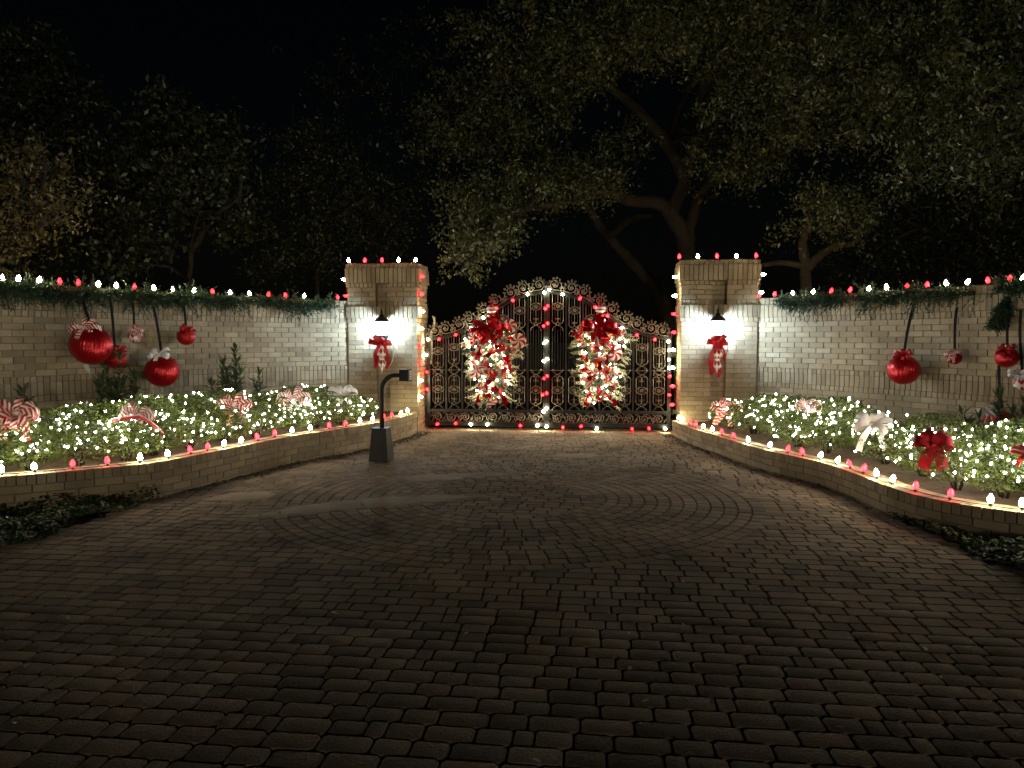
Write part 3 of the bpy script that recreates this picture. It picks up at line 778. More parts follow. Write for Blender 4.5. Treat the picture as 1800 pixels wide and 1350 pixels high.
string('red and white bulbs along the planter edge in front of the bare soil', along(PL_R, -1, -.06, PT_R + .026,
    [(r_, 1187, 736), (w_, 1193, 740), (w_, 1201, 743), (r_, 1212, 748), (r_, 1223, 752), (w_, 1236, 757), (w_, 1252, 762), (r_, 1269, 767), (r_, 1290, 772), (w_, 1317, 778), (w_, 1352, 789), (r_, 1385, 795), (r_, 1411, 798), (w_, 1441, 805), (w_, 1471, 811), (r_, 1494, 818), (r_, 1518, 827), (w_, 1541, 837), (w_, 1568, 848), (r_, 1609, 861), (r_, 1670, 875), (w_, 1741, 885), (w_, 1796, 895)]), size=.86)
def on_top(uc, pxs):
    it = []
    for c, px, py in pxs:
        u, z = on_v(px, py, -.52); it.append((c, gp(u, -.50, PH + .025), (jit(.1), jit(.1), 1)))
    return it
il = on_top(UL, [(w_, 612, 456), (r_, 641, 457), (r_, 671, 457), (w_, 700, 457), (w_, 730, 457)])
ilo = [(w_, gp(UL - .66, -.45, 2.62), (-.9, 0, .15)), (r_, gp(UL - .63, -.44, 2.34), (-.8, -.2, .1))]
ili = [(c, on_v_world(px - 7, py, -.42), U * .9 + Vector((jit(.15), -.25, jit(.15)))) for c, px, py in
       [(r_, 746, 486), (r_, 745, 517), (w_, 746, 547), (w_, 745, 578), (r_, 745, 609), (r_, 745, 638), (w_, 744, 669), (w_, 743, 697)]]
string('bulbs over the top and down the edges of the pillar behind the keypad post', ilo[::-1] + il + ili, cord='cord_red')
ir = on_top(UR, [(r_, 1194, 455), (w_, 1227, 454), (r_, 1261, 454), (w_, 1295, 453), (r_, 1330, 453)])
iro = [(w_, gp(UR + .66, -.46, 2.64), (.9, -.1, .1)), (w_, gp(UR + .63, -.46, 2.35), (.9, -.1, .1)), (r_, gp(UR + .63, -.47, 2.27), (.2, -.2, 1))]
iri = [(c, on_v_world(px + 8, py, -.42), -U * .9 + Vector((jit(.15), -.2, jit(.15)))) for c, px, py in
       [(w_, 1182, 487), (w_, 1182, 520), (r_, 1180, 552), (r_, 1180, 584), (w_, 1179, 615), (w_, 1178, 647), (r_, 1178, 679), (r_, 1177, 711)]]
string('bulbs over the top and down the edges of the pillar opposite the keypad side', iri[::-1] + ir + iro)
gz = lambda zx, zy: (730 + zx / 3.75, 470 + zy / 3.75)
def on_gate(lst, dirn=None):
    out = []
    for c, zx, zy in lst:
        px, py = gz(zx, zy); out.append((c, on_v_world(px, py, -.045), dirn or (jit(.5), -.8, jit(.5))))
    return out
string('bulbs framing the arch and stiles of the gate leaf on the keypad side', on_gate(
    [(r_, 77, 798), (r_, 77, 690), (w_, 77, 580), (w_, 80, 470), (r_, 157, 470), (r_, 262, 445), (w_, 362, 400), (w_, 450, 335), (r_, 540, 270), (r_, 637, 215), (w_, 740, 180), (w_, 848, 165),
     (r_, 850, 272), (r_, 848, 388), (w_, 847, 500), (w_, 847, 612), (r_, 847, 730), (r_, 844, 840), (w_, 842, 945)]), size=.85)
string('bulbs framing the arch and stiles of the gate leaf opposite the keypad side', on_gate(
    [(w_, 862, 935), (r_, 866, 823), (r_, 866, 712), (w_, 868, 600), (w_, 868, 487), (r_, 873, 373), (r_, 873, 258), (w_, 880, 150), (w_, 975, 175), (r_, 1080, 210), (r_, 1182, 265), (r_, 1270, 325), (w_, 1355, 400), (r_, 1465, 450), (r_, 1580, 478), (w_, 1672, 490),
     (w_, 1674, 545), (w_, 1672, 612), (w_, 1674, 668), (r_, 1670, 722), (r_, 1668, 838)]), size=.85)
string('bulbs along the bottom rail of the gate leaf on the keypad side', on_gate([(r_, 150, 1030), (r_, 262, 1030), (w_, 367, 1030), (w_, 475, 1038), (r_, 692, 1043), (w_, 800, 1047)]), size=.85)
string('bulbs along the bottom rail of the gate leaf opposite the keypad side', on_gate([(w_, 868, 1045), (r_, 975, 1050), (r_, 1088, 1050), (w_, 1200, 1055), (r_, 1427, 1060), (r_, 1543, 1065), (w_, 1650, 1065)]), size=.85)

# ------------------------------------------------------------------ pillar lanterns
LV = -.5 - .21
def lantern(px, label):
    u, _ = on_v(px, 575, LV); c = lambda z, dv=0: gp(u, LV + dv, z)
    root = thing('wall_lantern', label, 'lantern', c(1.52)); P = 6
    zb, zt = 1.66, 1.9                                      # glass body
    rf = MB(); rf.lathe([(.128, zt - .012), (.135, zt), (.112, zt + .022), (.075, zt + .055), (.05, zt + .075), (.038, zt + .08), (.042, zt + .1), (.024, zt + .115), (.018, zt + .14), (.027, zt + .155), (.014, zt + .17), (.008, zt + .2), (.002, zt + .225)], c(0), Z, 12)
    rf.build('lantern_roof', M['iron'], root)
    hx = lambda r, k, z: c(z) + U * (r * math.cos(2 * PI * k / P + .3)) + V * (r * math.sin(2 * PI * k / P + .3))
    for k in range(P):
        a, b_, d, e = hx(.075, k, zb), hx(.075, k + 1, zb), hx(.105, k + 1, zt - .01), hx(.105, k, zt - .01)
        g_ = MB(); n = (b_ - a).cross(e - a).normalized() * .002
        g_.add([a - n, b_ - n, d - n, e - n, a + n, b_ + n, d + n, e + n], [(3, 2, 1, 0), (4, 5, 6, 7), (0, 1, 5, 4), (1, 2, 6, 5), (2, 3, 7, 6), (3, 0, 4, 7)]); g_.build('glass_pane', M['lantern_glass'], root, False)
        f_ = MB(); f_.tube([hx(.08, k, zb - .005), hx(.11, k, zt)], .0055, 4); f_.build('frame_bar', M['iron'], root, False)
    bs = MB(); bs.lathe([(.085, zb + .004), (.088, zb - .012), (.06, zb - .03), (.03, zb - .06), (.035, zb - .08), (.012, zb - .1), (.002, zb - .13)], c(0), Z, 10); bs.build('lantern_base', M['iron'], root)
    for k in range(3):
        a = 2 * PI * k / 3 + .5; sc2 = MB(); d = U * math.cos(a) + V * math.sin(a)
        sc2.tube([c(zb - .01) + d * .08, c(zb - .05) + d * .075, c(zb - .08) + d * .045, c(zb - .09) + d * .015], .007, 5); sc2.build('scroll_brace', M['iron'], root)
    ar = MB(); ar.tube([c(zb - .07), c(zb - .1, .06), c(zb - .07, .14), c(zb - .02, .2)], .012, 6); ar.build('bracket_arm', M['iron'], root)
    bp = MB(); bp.lathe([(.055, 0), (.055, .012), (.03, .02)], c(zb - .02, .21), -V, 12); bp.build('back_plate', M['iron'], root)
    bl = MB(); bl.lathe([(.012, 0), (.026, .02), (.036, .06), (.034, .1), (.02, .13), (.002, .142)], c(zb + .04), Z, 12); bl.build('bulb', M['glow_lantern'], root)
    return u
ULN = lantern(671, 'lit black lantern on the pillar behind the keypad post')
URN = lantern(1262, 'lit black lantern on the pillar opposite the keypad side')

# ------------------------------------------------------------------ ribbons and bows
def bow(root, c, n, size, mat, loops=6, tails=2, width=.2, seed=0, tail_len=1.3, tmat=None, up=Z, flat=.35, kn=True, fan=(-.2, 1.2), tail_dir=None, sub=None):
    rr = random.Random(seed); x, y, n = basis(n, up); c = Vector(c); par = sub or root
    for i in range(loops):
        a = (2 * PI * i / loops + rr.uniform(-.25, .25)) if loops > 4 else ([.25, PI - .25, 1.1, PI - 1.1][i] + rr.uniform(-.15, .15))
        tilt = rr.uniform(.1, .75)
        d = ((x * (1.25 * math.cos(a)) + y * (.8 * math.sin(a))) * math.cos(tilt) + n * (.8 * math.sin(tilt))).normalized(); sd_ = n.cross(d).normalized(); up_ = d.cross(sd_)
        Rl = size * rr.uniform(.75, 1.25) * (.8 + .35 * abs(math.cos(a))); h = Rl * flat * rr.uniform(.8, 1.25); pts, sds = [], []; m = 15
        for k in range(m):
            t = k / (m - 1); pts.append(c + d * (Rl * math.sin(PI * t) ** .85) + up_ * (h * math.sin(2 * PI * t)) + sd_ * (.06 * size * math.sin(5 * t + i)))
            wd = width * size * (.35 + .65 * math.sin(PI * t) ** .6); tw = sd_ * math.cos(.5 * math.sin(4 * t + i)) + up_ * math.sin(.4 * math.sin(4 * t + i)); sds.append(tw * wd)
        mb = MB(); mb.strip(pts, sds, width * size * 2); mb.build('loop', M[mat], par)
    for i in range(tails):
        s = (-1) ** i; td = tail_dir[i] if tail_dir else (x * (s * rr.uniform(.15, .55)) - Z * rr.uniform(.7, 1) + n * .12)
        td = Vector(td).normalized(); sd_ = n.cross(td).normalized(); L = size * tail_len * rr.uniform(.85, 1.15); pts, sds = [], []; m = 12
        for k in range(m):
            t = k / (m - 1); pts.append(c + n * .02 + td * (L * t) + n * (.1 * size * math.sin(3.2 * t + i)) + sd_ * (.08 * size * math.sin(4 * t + 2 * i)) - Z * (.15 * size * t * t)); sds.append(sd_ * (width * size * (.5 + .5 * min(1, t * 2))))
        mb = MB(); mb.strip(pts, sds, width * size * 2); mb.build('tail', M[tmat or mat], par)
    if kn:
        mb = MB(); mb.ball(c + n * .02, size * .17, 8, 6); mb.build('knot', M[mat], par)

# ------------------------------------------------------------------ ornaments hung on the walls
def sphere_mesh(name, mat, r, n=28, m=18, sq=1.0):
    mb = MB(); mb.ball((0, 0, 0), r, n, m, sq); return mb.mesh(name, M[mat])
def ornament(cv, sg, px, py, rp, label, ball, bowmat, strap_px, bow_k=1.0, bow_off=(0, -.85), tails=2, tmat=None, loops=7, seed=0, sq=.96, extra=None, off0=.04):
    rad = .2
    for _ in range(4):
        h = cv.hit(px, py, rad + off0, sg); dist = math.sqrt(h[1].x ** 2 + h[1].y ** 2); rad = rp * h[1].y / F
    s, p = h; _, t, n = cv.at(s, 0, sg); n3 = Vector((n[0], n[1], 0))
    root = thing('hanging_ornament', label, 'ornament', p - Z * rad * sq)
    lean = Vector((jit(.12), 0, 1)).normalized().to_track_quat('Z', 'Y')
    obj('ball', sphere_mesh('ball', ball, rad, sq=sq), root, Z * rad * sq, lean)
    top = p + Z * rad * sq
    cp = MB(); cp.lathe([(rad * .16, -.01), (rad * .17, .025), (rad * .05, .03)], top, Z, 10); cp.build('cap', M['brass_cap'], root)
    toc = (EYE - p); toc.z = 0; toc.normalize()
    bc = p + Vector((1, 0, 0)) * (bow_off[0] * rad) - Z * (bow_off[1] * rad * sq) + (n3 * .5 + toc * .5) * (rad * (.72 if bow_off[1] > -.9 else .45))
    bwm = MB(); bwm.ball(bc, rad * .12 * bow_k, 8, 6); bo_ = bwm.build('bow', M[bowmat], root)
    bow(root, bc, toc + Z * .25, rad * .62 * bow_k, bowmat, loops, tails, .2, seed, 1.4, tmat, kn=False, sub=bo_, flat=.42)
    (x0, y0), (x1, y1) = strap_px
    a = cv.hit(x0, y0, .05, sg)[1]; b_ = top + (n3 * 0)
    e = MB(); wv = Vector((t[0], t[1], 0)) * .02; m = 8
    pts = [a.lerp(b_, k / (m - 1)) + n3 * (.02 * math.sin(PI * k / (m - 1))) for k in range(m)]
    wd = .017 + rad * .02
    e.strip(pts, [Vector((t[0], t[1], 0)) * wd * (1 + .15 * math.sin(k)) for k in range(m)], 1); e.strip([q - n3 * .003 for q in pts[::-1]], [Vector((t[0], t[1], 0)) * wd] * m, 1)
    e.build('strap', M['strap'], root, False)
    if extra: extra(root, p, rad, n3, toc)
    return root
def white_tail(root, p, rad, n3, toc):
    e = MB(); a = p - Z * rad * .95 - Vector((rad * .3, 0, 0)); e.strip([a, a - Z * .06 + Vector((.02, 0, 0)), a - Z * .13 + Vector((.05, 0, 0))], [Vector((.03, 0, 0))] * 2 + [Vector((.004, 0, 0))], .1); e.build('ribbon_end', M['ribbon_white'], root)
WL = (WALL_L, 1); WR = (WALL_R, -1)
ornament(*WL, 160, 607, 35, 'largest red satin ball with a candy striped bow on the curved wall', 'satin_red', 'ribbon_candy', ((139, 515), (147, 558)), .95, (-.5, -.85), 3, seed=1, extra=white_tail)
ornament(*WL, 202, 631, 18.5, 'red ball with a red bow half behind the tall leafy plant', 'satin_red', 'ribbon_red', ((192, 518), (197, 610)), 1.1, (.25, -.75), 1, seed=2)
ornament(*WL, 236, 592, 10.5, 'tiny candy striped ball on a thin strap between larger red balls', 'harlequin', 'ribbon_candy', ((231, 520), (233, 575)), 1.75, (.1, -1.0), 2, seed=3)
ornament(*WL, 285, 652, 29, 'large red satin ball topped with a white bow', 'satin_red', 'ribbon_white', ((267, 528), (279, 612)), .9, (-.35, -1.0), 2, seed=4)
ornament(*WL, 327, 592, 15.5, 'small red ball with a red bow nearest the pillar on the five ornament wall', 'satin_red', 'ribbon_red', ((321, 530), (325, 570)), 1.15, (-.1, -.8), 1, seed=5)
ornament(*WR, 1588, 650, 27, 'single big red satin ball with a small red bow', 'satin_red', 'ribbon_red', ((1605, 540), (1595, 622)), .8, (.1, -1.05), 1, seed=6)
ornament(*WR, 1678, 629, 12, 'small red ball covered by a candy striped bow', 'foil_red', 'ribbon_candy', ((1682, 540), (1678, 612)), 1.5, (-.2, -.7), 2, seed=7)
ornament(*WR, 1770, 628, 19, 'red satin ball with a red bow and a trailing end below the short garland', 'satin_red', 'ribbon_red', ((1775, 550), (1773, 605)), 1.15, (.1, -.7), 1, seed=8, tmat='ribbon_red')
ornament(*WR, 1797, 672, 15, 'candy patterned ball under a white bow at the edge of the picture', 'harlequin', 'ribbon_white', ((1794, 545), (1795, 650)), 1.5, (-.3, -1.0), 1, seed=9)
ornament(*WR, 1762, 740, 19, 'dark red ball hung low behind the leafy plant with a white and red bow', 'satin_red', 'ribbon_white', ((1756, 640), (1748, 705)), 1.1, (-1.2, -.9), 2, seed=10, tmat='ribbon_edge')

# double finial ornament and bow under each lantern
def drop(u, label, seed, turn=0.0, bow_x=0.0):
    c = lambda z, du=0, dv=0: gp(u + du, LV - .02 + dv, z)
    root = thing('finial_ornament', label, 'ornament', c(1.08))
    def lt(name, mat, prof): mb = MB(); mb.lathe([(r, z) for r, z in prof], (0, 0, 0), Z, 18); return obj(name, mb.mesh(name, M[mat]), root, (0, 0, 0), frame_quat(U, V, Z))
    lt('crown_piece', 'glossy_white', [(.004, .47), (.012, .43), (.02, .4), (.035, .37), (.03, .36)])
    a = sphere_mesh('upper_ball', 'harlequin', .082, 20, 14); obj('upper_ball', a, root, (0, 0, .29))
    lt('collar', 'glossy_white', [(.02, .22), (.045, .205), (.048, .185), (.03, .17), (.02, .165)])
    a = sphere_mesh('lower_ball', 'harlequin', .068, 20, 14); obj('lower_ball', a, root, (0, 0, .105))
    lt('spike', 'glossy_white', [(.03, .045), (.02, .03), (.012, .0), (.006, -.04), (.001, -.06)])
    bwm = MB(); bwm.ball(c(1.52, 0, -.06), .03, 8, 6); b_ = bwm.build('bow', M['ribbon_red'], root)
    bow(root, c(1.52, bow_x, -.07), -V + Z * .1, .155, 'ribbon_red', 4, 0, .3, seed, 1, kn=False, sub=b_, flat=.45)
    for i, (du, z1, wd) in enumerate([(-.1, 1.1, .032), (.11, 1.09, .022), (-.085, 1.16, .02)] if turn == 0 else [(-.1, 1.02, .045), (.02, .98, .03), (.1, 1.25, .02)]):
        mb = MB(); m = 12; dd = -V
        mb.strip([c(1.5 + (z1 - 1.5) * k / (m - 1), du * min(1, .35 + k / 5) + .012 * math.sin(k * .9 + i), -.03 - .02 * math.sin(k * .7)) for k in range(m)], [(U + V * .3 * math.sin(k * .8)) * wd * (1 if k < m - 1 else .35) for k in range(m)], .08); mb.build('tail', M['ribbon_red'], b_)
    cd = MB(); cd.tube([c(1.6, .07, .08), c(1.56, .13, .12), c(1.46, .17, .15), c(1.4, .19, .16), c(1.33, .16, .16), c(1.28, .15, .17), c(1.18, .12, .17), c(1.12, .06, .17), c(1.1, .03, .18)] if turn == 0 else
                       [c(1.68, .14, .1), c(1.55, .17, .12), c(1.4, .17, .14), c(1.25, .13, .16), c(1.12, .12, .17), c(1.02, .08, .17)], .006, 5)
    cd.build('cord', M['cord_white' if turn == 0 else 'cord_red'], root)
drop(ULN, 'striped double ball finial with a red bow under the lantern by the keypad', 21)
drop(URN, 'red bow with long tails over a finial ornament under the other lantern', 22, .001, 0)

# ------------------------------------------------------------------ keypad post
kb = ground(667, 813); kx = Vector((.985, -.17, 0)).normalized(); ky = Vector((.17, .985, 0)).normalized(); S = kb.y / F
root = thing('keypad_post', 'black gooseneck keypad post on a tapered metal base', 'keypad post', (kb.x, kb.y, 0))
cb = Vector((kb.x, kb.y + .16, 0)); hb = 57 * S
mb = MB(); mb.box(cb + Z * (.004 + hb / 2), (.262, .262, hb), kx, ky, Z, .74); mb.build('base', M['post_black'], root, False)
mb = MB(); mb.box(cb + Z * (hb + .012), (.215, .215, .016), kx, ky, Z); mb.build('base_cap', M['post_black'], root, False)
pb = cb + Vector((.01, 0, hb)); H = 1.24 - hb
pts = [pb + Z * (H * k / 5) for k in range(5)]; zc = .93; rr0 = .2
pts = [Vector((pb.x, pb.y, hb)), Vector((pb.x, pb.y, .7)), Vector((pb.x, pb.y, zc - .02))]
for k in range(9):
    a = PI - k * (PI / 2) / 8; pts.append(Vector((pb.x, pb.y, zc)) + kx * (rr0 + rr0 * math.cos(a)) + Z * (rr0 * math.sin(a)))
pts.append(pts[-1] + kx * .07)
mb = MB(); mb.tube(pts, .03, 10); mb.build('gooseneck', M['post_black'], root)
hp = pts[-1] + kx * .05
mb = MB(); mb.box(hp, (.11, .15, .15), kx, ky, Z); mb.build('keypad_box', M['post_black'], root, False)
fc = MB(); fx = (kx - ky * .0).normalized(); fc.box(hp + kx * .062, (.014, .16, .165), kx, ky, Z); fo = fc.build('keypad_hood', M['post_black'], root, False)
kp = MB(); kp.box(hp + kx * .071, (.006, .12, .13), kx, ky, Z); ko = kp.build('keypad', M['keypad_face'], root, False)
for i in range(4):
    for j in range(3):
        b_ = MB(); b_.box(hp + kx * .0755 + ky * (.032 * (j - 1)) + Z * (.03 * (1.5 - i)), (.005, .02, .02), kx, ky, Z); b_.build('key', M['legend'], ko, False)

# ------------------------------------------------------------------ clipped shrubs and their net lights
def shrub_mesh(seed, n=2600):
    rs = np.random.default_rng(seed)
    d = rs.standard_normal((n, 3)); d[:, 2] = d[:, 2] * .9 + .15; d /= np.linalg.norm(d, axis=1, keepdims=True)
    rad = 1 - np.abs(rs.normal(0, .1, n)); lump = 1 + .09 * np.sin(d[:, 0] * 7 + seed) * np.sin(d[:, 1] * 6 + 2 * seed) + .07 * np.sin(d[:, 2] * 9 + seed)
    sup = 1 / (np.abs(d) ** 3).sum(1) ** (1 / 3)
    P = d * (rad * lump * (.55 * sup + .45))[:, None]
    dirs = d * .7 + rs.standard_normal((n, 3)) * .7 + np.array([0, 0, .35]); nm = d + rs.standard_normal((n, 3)) * .6
    return P, dirs, nm
SHRUB = []
for k in range(5):
    P, D_, N_ = shrub_mesh(k + 1)
    P2 = P * np.array([.42, .42, .3]); SHRUB.append((np_mesh('foliage', leaf_verts(P2, D_, N_, .036, .55), 4, M['leaf_box']), P2))
mm = MB(); mm.ball((0, 0, 0), .0092, 8, 5); MINI = mm.mesh('mini_bulb', M['glow_mini'])
def shrub(c, k, scale, label, lights, llabel, zsoil, flip=0.0, hz=1.0, front=.75):
    root = thing('boxwood_shrub', label, 'shrub', (c[0], c[1], zsoil), 'clipped shrubs in the flower beds')
    me, P2 = SHRUB[k]; zc = .33 * scale * hz + .04; rot = R_.uniform(0, 6.28)
    obj('foliage', me, root, (0, 0, zc), (0, 0, rot), (scale, scale, scale * hz))
    st_ = MB()
    for i in range(5):
        a = 2 * PI * i / 5 + k; st_.tube([Vector((c[0] + .02 * math.cos(a), c[1] + .02 * math.sin(a), zsoil - .02)), Vector((c[0] + .07 * math.cos(a), c[1] + .07 * math.sin(a), zsoil + .12)), Vector((c[0] + .2 * math.cos(a), c[1] + .2 * math.sin(a), zsoil + .3 * scale))], [.012, .009, .005], 5)
    st_.build('stem', M['bark'], root)
    if lights:
        lr = thing('net_light', llabel, 'net lights', (c[0], c[1], zsoil), 'white net lights on the shrubs'); pts = []; tries = 0
        toc = Vector((-c[0], -c[1], 0)).normalized()
        while len(pts) < lights and tries < 3000:
            tries += 1; d = Vector((R_.gauss(0, 1), R_.gauss(0, 1), R_.gauss(.25, .8))).normalized()
            if d.dot(toc) < -.25 or d.z < -.55: continue
            sup = 1 / (abs(d.x) ** 3 + abs(d.y) ** 3 + abs(d.z) ** 3) ** (1 / 3); r = (.55 * sup + .45) * R_.uniform(.99, 1.08)
            p = Vector((d.x * .42 * scale * r, d.y * .42 * scale * r, d.z * .3 * scale * hz * r + zc))
            if all((p - q).length > .045 for q in pts): pts.append(p)
        for p in pts: obj('bulb', MINI, lr, p, None, R_.uniform(.75, 1.25))
        cur = pts[0]; left = pts[1:]; path = [cur]
        while left:
            nx = min(left, key=lambda q: (q - cur).length); left.remove(nx); path.append(cur.lerp(nx, .5) * .98); path.append(nx); cur = nx
        base = abs_loc(lr); wr = MB(); wr.tube([base + p * .985 for p in path], .0025, 3); wr.build('wire', M['cord_green'], lr)
    return root
def hedge(cv, sg, zs, rows, side):
    n = 0
    for off, s0, s1, step, sc0, lights, hz in rows:
        s = s0
        while s < s1:
            p = cv.at(s, -off + jit(.05), sg)[0]; q = proj((p[0], p[1], zs + .3))
            if q and -70 < q[0] < 1870:
                n += 1; k = R_.randrange(5); scale = sc0 * R_.uniform(.92, 1.1)
                yield p, k, scale, lights, hz, off
            s += step * R_.uniform(.92, 1.08)
ORD = ['first', 'second', 'third', 'fourth', 'fifth', 'sixth', 'seventh', 'eighth', 'ninth', 'tenth', 'eleventh', 'twelfth', 'thirteenth', 'fourteenth', 'fifteenth', 'sixteenth']
def plant_hedge(cv, sg, zs, rows, where):
    for ri, row in enumerate(rows):
        nm = ['front', 'back'][ri]
        for i, (p, k, scale, li, hz, off) in enumerate(hedge(cv, sg, zs, [row], where)):
            shrub(p, k, scale, f'clipped green boxwood, {ORD[i]} from the pillar in the {nm} row {where}', li, f'white net lights on the {ORD[i]} {nm} row boxwood from the pillar {where}', zs, hz=hz)
plant_hedge(PL_L, 1, PT_L - .04, [(.52, 1.5, 8.3, .54, .86, 17, .72), (.98, 1.9, 9.2, .62, .95, 18, .9)], 'on the keypad side')
plant_hedge(PL_R, -1, PT_R - .02, [(.62, 1.15, 9.4, .68, .8, 24, .86), (1.12, 1.6, 9.6, .74, .88, 18, .98)], 'opposite the keypad side')

# ------------------------------------------------------------------ oleanders
def oleander(cv, sg, px, py_base, py_top, off, label, stems, seed, zs, spread=.24):
    rr = random.Random(seed); h = cv.hit(px, py_base, off, sg)[1]; base = Vector((h.x, h.y, zs)); d = ray(px, py_top); top = EYE.z + d.z * (h.y / d.y); H = max(.35, top - zs)
    root = thing('oleander', label, 'plant', base, 'tall narrow leafed plants against the walls'); st_ = MB(); C, D, Nn = [], [], []
    for i in range(stems + 1):
        a = rr.uniform(0, 6.28); lean = spread * rr.uniform(.2, 1.0) if i else .03; hh = H * (1 if i == 0 else rr.uniform(.55, .9))
        pts = [base + Vector((lean * math.cos(a) * t ** 1.3, lean * math.sin(a) * t ** 1.3, hh * t)) for t in [k / 7 for k in range(8)]]
        st_.tube(pts, [.011 * (1 - .75 * k / 7) for k in range(8)], 5)
        nw = int(hh / .045)
        for k in range(nw):
            t = .25 + .75 * k / max(1, nw - 1); p = base + Vector((lean * math.cos(a) * t ** 1.3, lean * math.sin(a) * t ** 1.3, hh * t))
            for j in range(4):
                b_ = a + k * 1.1 + j * PI / 2 + rr.uniform(-.3, .3); el = rr.uniform(.15, .6) + (.6 if t > .93 else 0)
                dd = np.array([math.cos(b_) * math.cos(el), math.sin(b_) * math.cos(el), math.sin(el)]); L = .17 * rr.uniform(.8, 1.15)
                C.append(np.array(p - base) + dd * L * .5); D.append(dd); Nn.append([0, 0, 1.0] + np.array([rr.uniform(-.3, .3), rr.uniform(-.3, .3), 0]))
    st_.build('stem', M['leaf_oleander'], root)
    obj('foliage', np_mesh('foliage', leaf_verts(np.array(C), np.array(D), np.array(Nn), .17, .19, .15), 4, M['leaf_oleander']), root)
oleander(*WL, 208, 720, 632, .55, 'tall oleander in front of the half hidden red ball', 4, 1, PT_L)
oleander(*WL, 178, 725, 668, .6, 'short oleander just left of the tall one under the big balls', 3, 2, PT_L)
oleander(*WL, 240, 725, 662, .5, 'oleander stems just right of the tall one below the white bow ball', 3, 9, PT_L)
oleander(*WL, 414, 715, 615, .5, 'tallest oleander alone on the wall between ornaments and pillar', 4, 3, PT_L)
oleander(*WL, 392, 715, 640, .55, 'slim oleander leaning against the tallest one', 2, 4, PT_L)
oleander(*WL, 459, 712, 658, .45, 'small oleander between the tallest one and the pillar', 2, 5, PT_L)
oleander(*WL, 42, 745, 692, .6, 'oleander tip showing over the big striped bow at the picture edge', 2, 6, PT_L)
oleander(*WR, 1508, 745, 716, .5, 'small oleander sprig behind the white bow', 1, 7, PT_R)
oleander(*WR, 1692, 775, 733, .6, 'short oleander behind the crimson bow', 2, 8, PT_R)
oleander(*WR, 1722, 785, 738, .6, 'short oleander right of the one behind the crimson bow', 2, 10, PT_R)
oleander(*WR, 1757, 800, 700, .62, 'leafy oleander in front of the low dark red ball', 3, 11, PT_R)

# ------------------------------------------------------------------ bows on the hedges
def hedge_bow(cv, sg, px, py, off, zoff, label, size_px, mat, loops, tails, seed, tmat=None, tl=1.1, extra=None, flat=.38, width=.2, up=.5):
    h = cv.hit(px, py, off, sg)[1]; size = size_px * h.y / F
    root = thing('ribbon_bow', label, 'bow', h - Z * size * .3, 'ribbon bows on the hedges'); toc = EYE - h; toc.z = 0; toc.normalize()
    bow(root, h, toc + Z * up, size, mat, loops, tails, width, seed, tl, tmat, flat=flat)
    if extra: extra(root, h, size, toc)
def red_ends(root, h, size, toc):
    for s in (-1, 1):
        a = h + toc * .06; d = (Vector((s, 0, -.12 if s < 0 else -.42)) + toc * .2).normalized(); sd_ = Vector((0, 0, 1)).cross(d).cross(d).normalized()
        e = MB(); m = 8; e.strip([a + d * (size * 2.0 * k / (m - 1)) - Z * (size * .5 * (k / (m - 1)) ** 2 * (s > 0)) for k in range(m)], [Vector((d.z * s * .3, 0, 1)).normalized() * size * .15 * (1 if k < m - 1 else .4) for k in range(m)], .2); e.build('tail', M['ribbon_edge'], root)
PLL, PLR = (PL_L, 1), (PL_R, -1)
hedge_bow(*PLL, 28, 727, -.6, 0, 'big candy striped bow at the picture edge on the keypad side hedge', 33, 'ribbon_candy', 8, 3, 31, tl=1.35)
hedge_bow(*PLL, 245, 731, -.45, 0, 'pink striped bow with two wide red ends on the hedge', 25, 'ribbon_candy_pale', 7, 0, 32, extra=red_ends)
hedge_bow(*PLL, 412, 713, -.55, 0, 'small candy striped bow under the tallest oleander', 23, 'ribbon_candy', 6, 2, 33, tl=1.3)
hedge_bow(*PLL, 516, 702, -.55, 0, 'pale pink and white bow on the hedge next to the white one', 22, 'ribbon_candy_pale', 6, 2, 34, tmat='ribbon_white', tl=.9)
hedge_bow(*PLL, 602, 694, -.6, 0, 'white bow on the hedge just left of the pillar', 21, 'ribbon_white', 7, 2, 35, tl=1.5)
hedge_bow(*PLR, 1277, 716, -.38, 0, 'candy striped bow with long tails on the shrub before the pillar', 20, 'ribbon_candy', 6, 4, 36, tl=1.7)
hedge_bow(*PLR, 1421, 717, -.72, 0, 'upright striped bow with white loops on the hedge', 18, 'ribbon_candy_pale', 8, 2, 37, tmat='ribbon_white', tl=1.1, up=1.2)
hedge_bow(*PLR, 1532, 746, -.42, 0, 'large white bow on the hedge with a hanging tail', 27, 'ribbon_white', 8, 2, 38, tl=1.9)
hedge_bow(*PLR, 1640, 783, -.28, 0, 'wide crimson velvet bow on the hedge', 33, 'ribbon_velvet', 4, 2, 39, tl=1.25, width=.3)
hedge_bow(*PLR, 1806, 797, -.32, 0, 'red and white bow cut off by the picture edge', 22, 'ribbon_edge', 6, 2, 40)

